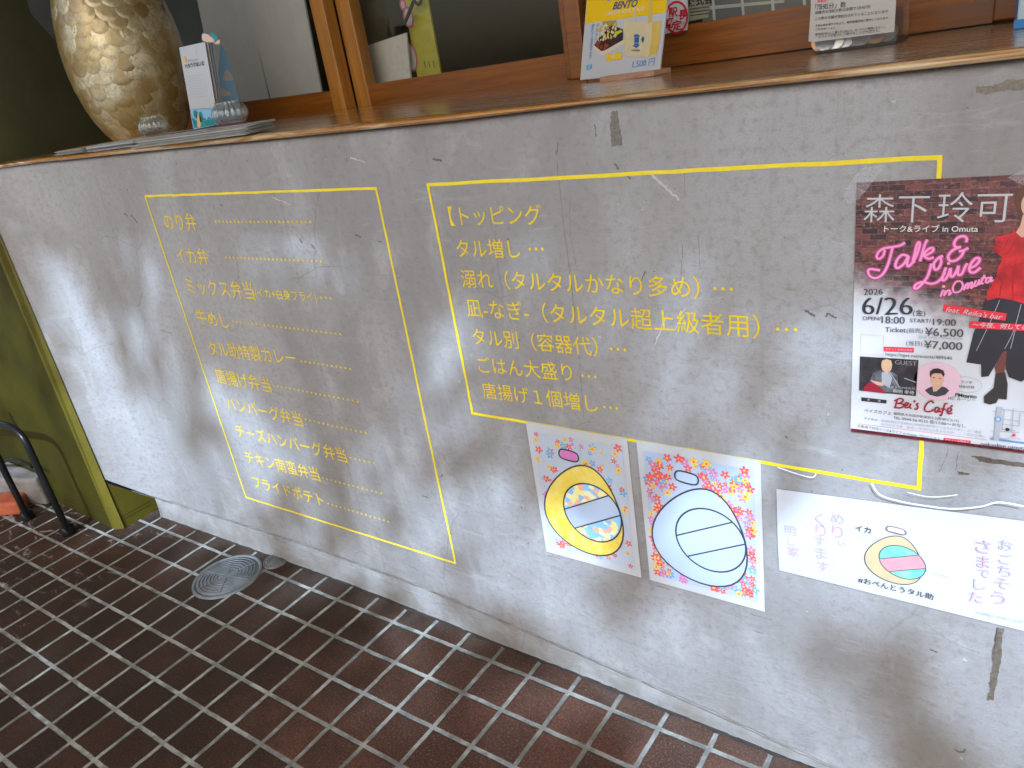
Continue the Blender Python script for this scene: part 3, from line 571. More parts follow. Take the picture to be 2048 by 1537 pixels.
menu([('溺れ（タルタルかなり多め）', z5(226, 708), z6(612, 850))], [(z6(707, 853), z6(808, 858), 3)], 'yellow line 溺れ with タルタルかなり多め in brackets', G2)
menu([('凪-なぎ-（タルタル超上級者用）', z5(255, 868), z6(982, 1090))], [(z6(1093, 1103), z6(1203, 1107), 3)], 'yellow line 凪-なぎ-, the longest in the right tape frame', G2)
menu([('タル別（容器代）', z5(288, 1025), z5(975, 1085))], [(z5(1050, 1093), z5(1125, 1099), 3)], 'yellow line タル別 with 容器代 in brackets', G2)
menu([('ごはん大盛り', z5(318, 1180), z5(835, 1225))], [(z5(893, 1240), z5(962, 1248), 3)], 'yellow line ごはん大盛り, second from the bottom of the right frame', G2)
menu([('唐揚げ１個増し', z5(342, 1320), z5(975, 1398))], [(z5(1012, 1412), z5(1080, 1420), 3)], 'yellow line 唐揚げ１個増し, lowest in the right tape frame', G2)

# ------------------------------------------------------------------ concert poster
po = thing('poster', WALL.hit(1702, 862), 'large concert poster with a dark brick print and pink neon lettering, taped at the right', 'poster')
PP = yplane(-.0025)
a5 = zm(1660, 340, 5.124); a6 = zm(1660, 620, 5.124)
TL, BL = PP.hit(1713, 366), PP.hit(1701, 860); XR = .04; n_ = 24
q = MB(); vs = []
for i in range(n_ + 1):
    t = i / n_; zz = TL.z + (BL.z - TL.z) * t; xl = TL.x + (BL.x - TL.x) * t
    cur = -.0006 * max(0, (t - .7) / .3) ** 2
    for j in range(9):
        s_ = j / 8; vs.append((xl + (XR - xl) * s_, -.0022 + cur * (1 - s_) ** 3, zz + .003 * s_))
q.face_set(vs, [(i * 9 + j, i * 9 + j + 1, (i + 1) * 9 + j + 1, (i + 1) * 9 + j) for i in range(n_) for j in range(8)], BRICK, True)
q.build('sheet', po)
POFF = .0008
q = MB(); zt = BL.z
qpoly(q, PP, [a6(216, 1215), a6(1988, 1440), a6(2150, 1462), a6(2150, 1500), a6(1988, 1470), a6(218, 1248)], M('brick_strip', (.16, .02, .03), .4, .8, 160), .0012); q.build('brick_border', po)
q = MB()
text(q, '森下', PP, a5(350, 400), a5(1015, 397), WHITE, bold=-.006); text(q, '玲可', PP, a5(1105, 390), a5(1860, 385), WHITE, bold=-.006)
text(q, 'トーク&ライブ in Omuta', PP, a5(555, 606), a5(1518, 604), M('print_pale', (.72, .74, .72), .45), bold=.006); q.build('title', po)
neon = [[(500, 920), (478, 890), (500, 840), (555, 805), (650, 790), (720, 775), (770, 745)], [(640, 800), (620, 880), (590, 980), (540, 1070), (470, 1110), (410, 1090), (390, 1040), (415, 1018), (515, 1030)],
        [(500, 920), (545, 880), (560, 820)], [(800, 885), (740, 872), (690, 920), (670, 985), (700, 1005), (760, 960), (805, 885), (790, 960), (803, 990), (845, 950), (890, 870), (920, 770), (912, 742), (890, 770), (866, 870), (850, 930), (870, 950)],
        [(1000, 715), (975, 760), (950, 840), (922, 940)], [(938, 890), (1000, 820), (1050, 800), (1055, 832), (1000, 868), (960, 878), (1010, 912), (1065, 895)],
        [(1395, 745), (1400, 700), (1362, 680), (1305, 700), (1272, 755), (1290, 792), (1345, 790)], [(1330, 795), (1262, 822), (1212, 880), (1226, 930), (1285, 930), (1345, 885), (1372, 825)], [(1318, 836), (1372, 825), (1420, 800)],
        [(1160, 882), (1110, 905), (1065, 960), (1072, 1020), (1112, 1010), (1140, 945), (1128, 895)], [(1040, 960), (1005, 1080), (960, 1150), (900, 1210), (865, 1215), (880, 1175), (950, 1150), (1030, 1167), (1100, 1150), (1150, 1100), (1180, 1050)],
        [(1190, 1000), (1160, 1080), (1152, 1130), (1180, 1125), (1215, 1070), (1235, 1010), (1235, 1085), (1262, 1090), (1300, 1030), (1318, 985), (1310, 1068), (1350, 1068), (1390, 985), (1412, 958)],
        [(1425, 1012), (1490, 982), (1532, 930), (1520, 903), (1478, 920), (1432, 990), (1434, 1042), (1482, 1050), (1545, 1000)]]
neon2 = [[(1160, 1230), (1132, 1300)], [(1185, 1235), (1168, 1290), (1205, 1240), (1228, 1240), (1218, 1285), (1248, 1255)], [(1340, 1140), (1290, 1150), (1258, 1210), (1275, 1255), (1330, 1245), (1362, 1190), (1345, 1142)],
         [(1395, 1170), (1370, 1232), (1408, 1165), (1422, 1178), (1405, 1222), (1445, 1155), (1458, 1168), (1442, 1212), (1472, 1190), (1495, 1135), (1478, 1190), (1508, 1180), (1532, 1125), (1520, 1175), (1545, 1160)], [(1585, 1075), (1548, 1162), (1575, 1160)], [(1545, 1118), (1602, 1102)],
         [(1655, 1105), (1612, 1110), (1595, 1148), (1620, 1153), (1658, 1100), (1646, 1145), (1682, 1128)]]
g_ = MB()
for s_ in neon + neon2: qstrip(g_, PP, [a5(*p) for p in s_], .0054 if s_ in neon else .003, PINKGLOW, .0007)
g_.build('neon_glow', po)
g_ = MB()
for s_ in neon: qstrip(g_, PP, [a5(*p) for p in s_], .0028, PINK, .0011)
for s_ in neon2: qstrip(g_, PP, [a5(*p) for p in s_], .0021, PINK, .0011)
for p in ((1215, 960), (1165, 1195)): g_.disc(PP.hit(*a5(*p), .0011), PP.u, PP.v, .0018, PINK, n=10)
g_.build('neon_lettering', po)
q = MB()
for body, L, R, mt, kw in [('2026', a5(348, 1250), a5(538, 1246), BLACK, dict(xb=.02, bold=-.014)), ('6/26', a5(335, 1388), a5(840, 1388), BLACK, dict(xb=.03, bold=-.02)), ('(金)', a5(850, 1465), a5(978, 1468), BLACK, {}),
    ('OPEN/', a6(335, 84), a6(520, 88), INK, dict(xb=.015, bold=-.006)), ('18:00', a6(530, 98), a6(765, 106), INK, dict(xb=.022, bold=-.006)), ('START/', a6(820, 108), a6(1035, 114), INK, dict(xb=.015, bold=-.006)), ('19:00', a6(1057, 122), a6(1290, 130), INK, dict(xb=.022, bold=-.006)),
    ('Ticket', a6(565, 200), a6(778, 206), INK, dict(xb=.016, bold=-.006)), ('(前売)', a6(785, 212), a6(950, 217), INK, {}), ('¥6,500', a6(977, 222), a6(1365, 238), INK, dict(xb=.022, bold=-.006)),
    ('別途 ONE DRINK ¥500', a6(905, 277), a6(1358, 300), GREYP, {}), ('(当日)', a6(780, 340), a6(945, 346), INK, {}), ('¥7,000', a6(967, 352), a6(1355, 372), INK, dict(xb=.022, bold=-.006)),
    ('https://tiget.net/events/489540', a6(570, 452), a6(1250, 496), INK, {}), ('ラジオ', a6(1343, 738), a6(1458, 746), INK, {}), ('特別収録', a6(1320, 785), a6(1480, 797), INK, {}),
    ('FMtanto', a6(1283, 870), a6(1505, 890), BLACK, dict(bold=.02)), ('MC ルーシー', a6(1210, 905), a6(1495, 927), INK, {}), ('ベイズカフェ', a6(350, 1030), a6(625, 1062), BLACK, dict(shear=.15)),
    ('福岡県大牟田市新栄町2-2(新栄ビル1F)', a6(650, 1062), a6(1320, 1140), INK, {}), ('TEL 0944-56-9522 昼/17:00〜 P/なし', a6(650, 1105), a6(1390, 1192), INK, {}), ('アクセス', a6(350, 1113), a6(485, 1130), INK, {}),
    ('新栄町駅より徒歩約5分西鉄新栄町駅から右手の大通り、左へ直進', a6(525, 1137), a6(1555, 1255), GREYP, {}), ('左の大きな角、直進し(新栄町)交差点を左折。二つ目の左側に', a6(525, 1172), a6(1600, 1300), GREYP, {}),
    ('主催/森下玲可トーク&ライブ in Omuta プロジェクト', a6(280, 1188), a6(1128, 1325), INK, {}), ('reikaslive.omuta', a6(1545, 1372), a6(2010, 1418), INK, dict(xb=.02, bold=-.012))]:
    text(q, body, PP, L, R, mt, off=.0016, **kw)
q.build('printed_text', po)
q = MB()
for s_ in [[(690, 920), (668, 1000)], [(658, 935), (715, 910), (752, 925), (722, 956), (690, 960), (745, 966), (752, 990), (712, 1006), (655, 1000)], [(765, 985), (795, 975), (800, 955), (780, 955), (765, 980), (778, 1004), (812, 995)], [(828, 962), (817, 1002), (838, 1010)], [(870, 928), (861, 950)], [(908, 958), (886, 972), (902, 995), (886, 1020), (864, 1012)],
           [(1062, 958), (1040, 935), (1000, 955), (970, 1005), (980, 1040), (1030, 1042), (1062, 1020)], [(1115, 1000), (1085, 1005), (1075, 1040), (1095, 1050), (1122, 1005), (1115, 1045), (1138, 1040)], [(1208, 962), (1180, 965), (1160, 1020), (1140, 1082), (1122, 1075)], [(1140, 1015), (1188, 1022)], [(1205, 1045), (1240, 1035), (1240, 1010), (1215, 1010), (1200, 1040), (1215, 1066), (1254, 1056)], [(1235, 995), (1257, 980)]]:
    qstrip(q, PP, [a6(*p) for p in s_], .0021, DRED, .0016)
q.build('script_lettering', po)
q = MB()
for Q_, mt in [([(550, 378), (860, 390), (860, 438), (550, 425)], RED), ([(1165, 1312), (1442, 1342), (1440, 1378), (1163, 1346)], RED), ([(322, 897), (580, 925), (578, 962), (320, 935)], BLACK)]: qpoly(q, PP, [a6(*p) for p in Q_], mt,   .0012)
text(q, 'チケットお申込専用', PP, a6(570, 403), a6(840, 415), WHITE, .0018); text(q, 'チケットお問合せ', PP, a6(1180, 1330), a6(1425, 1357), WHITE, .0018)
text(q, '会', PP, a6(382, 920), a6(408, 923), WHITE, .0018); text(q, '場', PP, a6(492, 934), a6(518, 937), WHITE, .0018)
for L_ in ([(282, 1166), (800, 1232), (1600, 1332)],): qstrip(q, PP, [a6(*p) for p in L_], .0004, RED, .0012)
qstrip(q, PP, [a6(*p) for p in [(316, 248), (552, 262), (548, 462), (312, 450), (316, 248)]], .0006, PALEPINK, .0014, 1)
q.ring(PP.hit(*a6(1398, 768), .0014), PP.u, PP.v, .0195 * .85, .0005, GREYP, r2=.0125 * .85); q.build('printed_boxes', po)
# banners over the singer
q = MB(); qpoly(q, PP, [a6(*p) for p in [(1165, -57), (1812, 38), (1797, 112), (1155, 18)]], RED, .0021); qpoly(q, PP, [a6(*p) for p in [(1430, 118), (2120, 158), (2120, 222), (1425, 187)]], RED, .0021)
text(q, "feat. Reika's bar", PP, a6(1190, -8), a6(1768, 76), WHITE, .0025, shear=.3); text(q, '〜今夜、何してる', PP, a6(1465, 152), a6(2020, 180), WHITE, .0025, bold=.01, shear=.2); q.build('red_banner', po)
# singer
q = MB()
qpoly(q, PP, [a5(*p) for p in [(1950, 250), (1990, 225), (2150, 215), (2150, 520), (1945, 525)]], HAIR, .0009)
q.disc(PP.hit(*a5(2085, 300), .00095), PP.u, PP.v, .017, HAIR, .02, 28); q.disc(PP.hit(*a5(2075, 350), .0015), PP.u, PP.v, .0105, SKIN, .015, 24)
qpoly(q, PP, [a5(*p) for p in [(1905, 645), (1950, 570), (1975, 470), (2010, 430), (2150, 420), (2150, 660), (1965, 695)]], SKIN, .0012)
qpoly(q, PP, [a5(*p) for p in [(1880, 598), (1905, 640), (1965, 700), (2150, 640), (2150, 1400), (1988, 1372), (1850, 1330), (1720, 1312), (1605, 1342), (1608, 1245), (1660, 1165), (1700, 1100), (1722, 985), (1752, 950), (1760, 895), (1700, 850), (1668, 800), (1695, 755), (1690, 695), (1780, 665), (1868, 650)]], M('print_scarlet', (.82, .035, .04), .4, .7, 34), .0014)
for L_ in ([(1900, 700), (1860, 800), (1800, 870)], [(1830, 700), (1790, 790)], [(1800, 1010), (1760, 1150), (1740, 1290)], [(1900, 960), (1870, 1180), (1880, 1330)], [(1780, 1000), (1880, 990), (1988, 950)]): qstrip(q, PP, [a5(*p) for p in L_], [.0012, .002, .0008][:1][0], M('print_fold', (.45, .012, .02), .4), .0016)
qpoly(q, PP, [a6(*p) for p in [(1590, -95), (1720, -125), (1850, -105), (2150, -35), (2150, 700), (1988, 720), (1960, 740), (1832, 690), (1800, 600), (1812, 430), (1760, 440), (1690, 575), (1625, 682), (1550, 690), (1548, 562), (1398, 540), (1470, 240), (1510, 150)]], BLACK, .0013)
qpoly(q, PP, [a6(*p) for p in [(1770, 425), (1815, 425), (1802, 560), (1785, 665), (1700, 655), (1688, 590)]], M('print_fishnet', (.22, .075, .065), .5, .6, 700), .0015)
qpoly(q, PP, [a6(*p) for p in [(1698, 655), (1795, 640), (1822, 760), (1812, 922), (1725, 912), (1705, 955), (1640, 972), (1580, 955), (1578, 885), (1678, 800)]], M('print_boot', (.04, .034, .03), .4), .0017)
for L_ in ([(1740, -100), (1640, 130), (1500, 420)], [(1960, -60), (1880, 220), (1790, 400)], [(1900, 200), (1850, 400)]): qstrip(q, PP, [a6(*p) for p in L_], .0006, GREYP, .0018)
q.build('singer_photo', po)
# guest photo with a guitarist
q = MB(); qpoly(q, PP, [a6(*p) for p in [(308, 478), (908, 515), (880, 885), (298, 828)]], M('photo_dark', (.06, .052, .06), .35, .85, 70), .0015)
qpoly(q, PP, [a6(*p) for p in [(440, 650), (500, 620), (640, 640), (690, 670), (700, 790), (640, 850), (560, 840), (410, 730)]], M('photo_jacket', (.2, .21, .25), .4, .8, 160), .0018)
qpoly(q, PP, [a6(*p) for p in [(530, 640), (600, 640), (640, 700), (610, 800), (530, 760)]], GREYP, .002)
qpoly(q, PP, [a6(*p) for p in [(345, 832), (350, 790), (400, 745), (470, 760), (520, 800), (570, 850), (560, 858)]], DRED, .0021)
qpoly(q, PP, [a6(*p) for p in [(410, 722), (480, 735), (560, 750), (540, 780), (480, 770)]], SKIN, .0022)
q.disc(PP.hit(*a6(580, 590), .0021), PP.u, PP.v, .006, SKIN, .0075); qpoly(q, PP, [a6(*p) for p in [(525, 560), (535, 520), (580, 505), (625, 520), (638, 560), (632, 600), (610, 560), (560, 555), (545, 610), (528, 590)]], M('photo_hat', (.62, .44, .24), .5), .0023)
for L_ in ([(590, 610), (640, 680), (710, 790)], [(760, 700), (885, 745)]): qstrip(q, PP, [a6(*p) for p in L_], .0011, GREYP, .0025)
text(q, 'GUEST', PP, a6(668, 535), a6(888, 552), M('photo_caption', (.3, .28, .3), .5), .0026, xb=.02, bold=-.015); text(q, '桐明 孝侍', PP, a6(645, 832), a6(862, 852), WHITE, .0026, bold=.01); text(q, 'THE KIRIMEIKAI', PP, a6(580, 790), a6(870, 808), GREYP, .0026)
q.build('guest_photo', po)
# round portrait
q = MB(); c0 = PP.hit(*a6(1100, 735), .0015); q.disc(c0, PP.u, PP.v, .0268, M('portrait_pink', (.72, .5, .6), .45), n=40)
k_ = .0268 / 158
def pt(x, y, o=0): return PP.hit(*a6(x, y), .0018 + o)
q.poly([pt(*p, .0002) for p in [(972, 825), (1010, 800), (1050, 785), (1085, 840), (1150, 785), (1190, 800), (1222, 828), (1180, 872), (1100, 892), (1020, 872)]], M('portrait_top', (.05, .05, .065), .5))
q.poly([pt(*p, .0003) for p in [(1060, 760), (1140, 765), (1148, 790), (1060, 845), (1050, 790)]], SKIN)
q.poly([pt(*p, .0006) for p in [(1030, 660), (1060, 625), (1130, 632), (1165, 665), (1165, 730), (1140, 780), (1095, 800), (1055, 775), (1032, 730)]], SKIN)
q.poly([pt(*p, .0009) for p in [(1022, 670), (1025, 630), (1060, 605), (1110, 600), (1160, 622), (1176, 660), (1166, 690), (1140, 655), (1080, 650), (1045, 660), (1034, 695)]], M('portrait_hair', (.03, .022, .025), .5))
for p in ((1065, 695), (1128, 703)): q.disc(pt(*p, .001), PP.u, PP.v, .0013, BLACK, .0006, n=10)
q.strip(smooth_path([pt(*p, .001) for p in [(1060, 742), (1092, 762), (1125, 750)]], 5), PP.n, .0012, WHITE); q.build('portrait_photo', po)
# little street map
q = MB(); qstrip(q, PP, [a6(1738, 995), a6(1705, 1340)], .0058, GREYP, .002, 1); qstrip(q, PP, [a6(1640, 1322), a6(2100, 1380)], .0022, BLUE, .0016, 1)
for L_ in ([(1665, 1040), (1720, 1052)], [(1755, 1020), (2060, 1055)], [(1770, 1120), (1950, 1145)], [(1775, 1175), (1930, 1190)], [(1645, 1240), (1940, 1260)], [(1640, 1300), (1840, 1330)], [(1790, 1020), (1765, 1230)], [(1880, 1010), (1860, 1250)], [(1950, 1060), (1935, 1200)], [(1765, 1225), (1900, 1240)]): qstrip(q, PP, [a6(*p) for p in L_], .0007, GREYP, .0016, 1)
q.disc(PP.hit(*a6(1722, 1122), .0022), PP.u, PP.v, .0036, BLUE, n=16); q.disc(PP.hit(*a6(1722, 1122), .0024), PP.u, PP.v, .0022, WHITE, n=16); q.disc(PP.hit(*a6(1818, 1228), .0024), PP.u, PP.v, .0024, BLACK, n=14)
qpoly(q, PP, [a6(*p) for p in [(1868, 1272), (1902, 1276), (1900, 1300), (1866, 1296)]], RED, .0022); qstrip(q, PP, [a6(1825, 1305), a6(1960, 1325)], .0014, PALEPINK, .0022, 1); q.build('map_print', po)
for pts in ([(1686, 388), (1722, 336), (1772, 330), (1718, 400), (1694, 410)], [(2015, 356), (2060, 330), (2085, 345), (2050, 372)]):
    q = MB(); qpoly(q, WALL, pts, FILM2, .0042); q.build('clear_tape', po)

# ------------------------------------------------------------------ colouring sheets and placemat
rf = random.Random(5)
def flower(mb, c0, r, mat):
    a0 = rf.uniform(0, 6); P = []
    for i in range(30):
        t = 2 * math.pi * i / 30; P.append(c0 + Vector((math.cos(t + a0), 0, math.sin(t + a0))) * r * (.72 + .3 * math.cos(5 * t)))
    mb.poly(P, mat)
    if r > .003: mb.disc(c0 + Vector((0, -.0002, 0)), Vector((1, 0, 0)), Vector((0, 0, 1)), r * .22, FLOW[2] if mat is not FLOW[2] else FLOW[0], n=8)
def ell(c0, rx, rz, rot, n=40, egg=0):
    return [Vector((c0[0] + (rx * math.cos(t) * (1 - egg * math.sin(t))) * math.cos(rot) - rz * math.sin(t) * math.sin(rot), 0, c0[1] + (rx * math.cos(t) * (1 - egg * math.sin(t))) * math.sin(rot) + rz * math.sin(t) * math.cos(rot))) for t in [2 * math.pi * i / n for i in range(n)]]
def yoff(P, y): return [Vector((p.x, y, p.z)) for p in P]
def coloring(label, quad, nflow, fills, sleeve):
    P = [WALL.hit(*p, .003) for p in quad]; x0 = (P[0].x + P[3].x) / 2; x1 = (P[1].x + P[2].x) / 2; z1 = (P[0].z + P[1].z) / 2; z0 = (P[2].z + P[3].z) / 2; wd, ht = x1 - x0, z1 - z0
    t = thing('colouring_sheet', (x0 + wd / 2, -.003, z0), label, 'paper sheet', 'flower colouring sheets on the counter wall')
    q = MB(); q.prism([(x0, -.003, z0), (x1, -.003, z0 + .001), (x1, -.0022, z1), (x0, -.0022, z1)], (0, .0006, 0), WHITE); q.build('sheet', t)
    y = -.0036
    q = MB(); q.poly([(x0 + wd * .055, y, z0 + ht * .055), (x1 - wd * .05, y, z0 + ht * .055), (x1 - wd * .05, y, z1 - ht * .06), (x0 + wd * .055, y, z1 - ht * .06)], PBLUE if fills == 2 else M('print_tint', (.46, .52, .62), .55, spec=.3)); q.build('printed_panel', t)
    q = MB(); cx, cz = x0 + wd * .5, z0 + ht * .44; k_ = 0; tries = 0
    while k_ < nflow and tries < 4000:
        tries += 1; u, v = rf.uniform(.07, .93), rf.uniform(.07, .93); X, Z = x0 + wd * u, z0 + ht * v
        if ((X - cx) / (wd * .405)) ** 2 + ((Z - cz + .01) / (ht * .315)) ** 2 < 1 or (abs(X - x0 - wd * .42) < wd * .13 and z0 + ht * .7 < Z < z0 + ht * .84): continue
        r = rf.choice((.0042, .006, .0075, .009) if nflow < 80 else (.005, .007, .0085, .0095)); mt = rf.choice((FLOW[0], FLOW[0], FLOW[1], FLOW[2], FLOW[3]))
        flower(q, Vector((X, y - .0002 - .000004 * k_, Z)), r, mt); k_ += 1
    for _ in range(nflow):
        u, v = rf.uniform(.07, .93), rf.uniform(.07, .93); X, Z = x0 + wd * u, z0 + ht * v
        if ((X - cx) / (wd * .405)) ** 2 + ((Z - cz) / (ht * .315)) ** 2 < 1: continue
        flower(q, Vector((X, y - .0002, Z)), .0013, rf.choice(FLOW + [OUT]))
    q.build('flower_print', t)
    # a plain rounded pear shape with a plain ball in front of it
    q = MB(); body = yoff(ell((x0 + wd * .5, z0 + ht * .43), wd * .39, ht * .34, -.25, egg=.28), y - .001); ball = yoff(ell((x0 + wd * .58, z0 + ht * .42), wd * .29, ht * .215, -.35), y - .0016)
    q.poly(body, BYEL if fills == 1 else PBLUE); q.poly(ball, PATCH if fills == 1 else M('pale_ball', (.4, .5, .65), .55, spec=.3))
    q.strip([p + Vector((0, -.0002, 0)) for p in body], WALL.n, .003, OUT, True); q.strip([p + Vector((0, -.0003, 0)) for p in ball], WALL.n, .003, OUT, True)
    bc = (x0 + wd * .58, z0 + ht * .42)
    def onb(u, v): return Vector((bc[0] + u * wd * .29 * math.cos(-.35) - v * ht * .215 * math.sin(-.35), y - .00185, bc[1] + u * wd * .29 * math.sin(-.35) + v * ht * .215 * math.cos(-.35)))
    def chord(k, a0): return [onb(math.cos(a0 + k * q_), math.sin(a0 + k * q_)) for q_ in (-1, 1)]
    (A1, A2), (B1, B2) = chord(1.25, -.75), chord(1.95, -.75)
    arc1 = [onb(math.cos(-.75 + t), math.sin(-.75 + t)) for t in [1.25 + .7 * i / 6 for i in range(7)]]; arc2 = [onb(math.cos(-.75 - t), math.sin(-.75 - t)) for t in [1.95 - .7 * i / 6 for i in range(7)]]
    q.poly(arc1 + arc2, PBLUE)
    for L_ in ([A1, A2], [B1, B2]): q.strip([p + Vector((0, -.0002, 0)) for p in L_], WALL.n, .0026, OUT)
    stem = [Vector((x0 + wd * u, y - .0012, z0 + ht * v)) for u, v in ((.33, .79), (.345, .85), (.5, .84), (.49, .78))]; q.poly(stem, FLOW[3] if fills == 1 else PBLUE); q.strip([p + Vector((0, -.0002, 0)) for p in smooth_path(stem, 4, True)], WALL.n, .0028, OUT, True); q.build('drawing', t)
    q = MB(); s_ = sleeve; q.face_set([(x0 - s_, -.0046, z0 - s_ * 1.3), (x1 + s_ * .5, -.0046, z0 - s_ * 1.3), (x1 + s_ * .5, -.0044, z1 + s_ * 1.6), (x0 - s_ * .4, -.0044, z1 + s_ * 1.6)], [(0, 1, 2, 3)], FILM); q.build('clear_sleeve', t)
coloring('colouring sheet with a yellow crayoned pear and patchwork ball, left of the two', [(1051, 845), (1254, 878), (1282, 1156), (1093, 1104)], 60, 1, .006)
coloring('colouring sheet crowded with red flowers round an uncoloured pear outline', [(1270, 882), (1520, 922), (1530, 1226), (1302, 1160)], 200, 2, .006)

pm = thing('placemat', WALL.hit(1558, 1142), 'long white paper placemat with a green ball drawing and pale purple handwriting', 'paper sheet')
P8 = yplane(-.006); z8 = zm(1500, 920, 3.737)
q = MB(); A_, B_, C_, D_ = P8.hit(1552, 980), P8.hit(2048, 1045), P8.hit(2048, 1264), P8.hit(1558, 1142)
e1 = (B_ - A_).normalized(); e2 = (C_ - D_).normalized()
vs = []
for i in range(13):
    s_ = i / 12; a_ = A_ + e1 * (.40 * s_); d_ = D_ + e2 * (.40 * s_)
    for j in range(7):
        t_ = j / 6; p = a_.lerp(d_, t_); vs.append((p.x, -.0035 - .0025 * math.sin(math.pi * t_) * (.6 + .4 * math.cos(s_ * 5)) - .001 * t_, p.z))
q.face_set(vs, [(i * 7 + j, (i + 1) * 7 + j, (i + 1) * 7 + j + 1, i * 7 + j + 1) for i in range(12) for j in range(6)], WHITE, True); q.build('sheet', pm)
q = MB(); text(q, 'イカ', P8, z8(785, 508), z8(905, 532), BLACK, .002, bold=.015); text(q, '#おべんとうタル助', P8, z8(808, 895), z8(1372, 1028), BLACK, .002, bold=.01)
text(q, 'お気軽にお召し上がり下さい', P8, z8(1695, 1145), z8(2200, 1248), GREYP, .002); q.build('printed_text', pm)
q = MB(); c1 = P8.hit(*z8(1105, 745)); k_ = .0038
bd = yoff(ell((c1.x - .004, c1.z), .037, .042, -.2, egg=.28), -.0074); bl = yoff(ell((c1.x + .006, c1.z - .002), .031, .027, -.35), -.0078)
q.poly(bd, BPALE); q.poly(bl, BGREEN)
def onp(t): return Vector((c1.x + .006 + math.cos(t) * .031 * math.cos(-.35) - math.sin(t) * .027 * math.sin(-.35), -.0081, c1.z - .002 + math.cos(t) * .031 * math.sin(-.35) + math.sin(t) * .027 * math.cos(-.35)))
bp = [onp(-.75 + 1.1 + .8 * i / 6) for i in range(7)] + [onp(-.75 - 1.9 + .8 * i / 6) for i in range(7)]
q.poly(bp, M('crayon_pink', (.78, .3, .34), .55, .2, 70)); q.strip([p + Vector((0, -.0002, 0)) for p in bp], WALL.n, .0012, OUT, True)
st_ = [Vector((c1.x + a_, -.0076, c1.z + b_)) for a_, b_ in ((-.015, .047), (-.014, .055), (.006, .054), (.007, .046))]; q.poly(st_, M('crayon_pink2', (.8, .5, .52), .55)); q.strip([p + Vector((0, -.0002, 0)) for p in smooth_path(st_, 4, True)], WALL.n, .0012, OUT, True)
q.strip([p + Vector((0, -.0002, 0)) for p in bd], WALL.n, .0013, OUT, True); q.strip([p + Vector((0, -.0002, 0)) for p in bl], WALL.n, .0013, OUT, True); q.build('drawing', pm)
q = MB()
for ch, p, s_ in [('お', (1915, 640), 46), ('ご', (1915, 745), 44), ('ち', (1905, 835), 44), ('そ', (1885, 925), 46), ('う', (1860, 1035), 46), ('さ', (1745, 650), 50), ('ま', (1748, 765), 44), ('で', (1748, 850), 40), ('し', (1718, 935), 38), ('た', (1690, 1030), 46),
                  ('め', (655, 440), 42), ('り', (655, 540), 36), ('ぃ', (685, 620), 22), ('く', (518, 445), 32), ('り', (530, 530), 34), ('す', (520, 610), 36), ('ま', (532, 700), 38), ('す', (545, 800), 40), ('明', (300, 530), 36), ('し', (310, 610), 26), ('家', (325, 690), 38)]:
    text(q, ch, P8, z8(p[0] - s_ * 1.15, p[1] - s_ * .2), z8(p[0] + s_ * 1.15, p[1] + s_ * .2), rf.choice((LILAC, LPINK)), .002, bold=0)
text(q, 'ウインナー', P8, z8(805, 570), z8(935, 592), LILAC, .002); text(q, 'だいすき', P8, z8(1365, 850), z8(1480, 880), LILAC, .002); q.build('handwriting', pm)
q = MB(); qpoly(q, WALL, [(1540, 930), (1838, 982), (2090, 1018), (2090, 1285), (1548, 1150)], FILM, .0105); q.build('clear_sleeve', pm)
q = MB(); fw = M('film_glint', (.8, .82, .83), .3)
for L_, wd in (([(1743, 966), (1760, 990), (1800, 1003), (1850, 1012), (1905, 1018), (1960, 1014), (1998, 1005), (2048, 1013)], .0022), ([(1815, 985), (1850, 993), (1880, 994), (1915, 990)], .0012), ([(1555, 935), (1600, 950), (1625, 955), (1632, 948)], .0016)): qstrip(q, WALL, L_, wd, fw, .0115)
q.build('film_crease', pm)

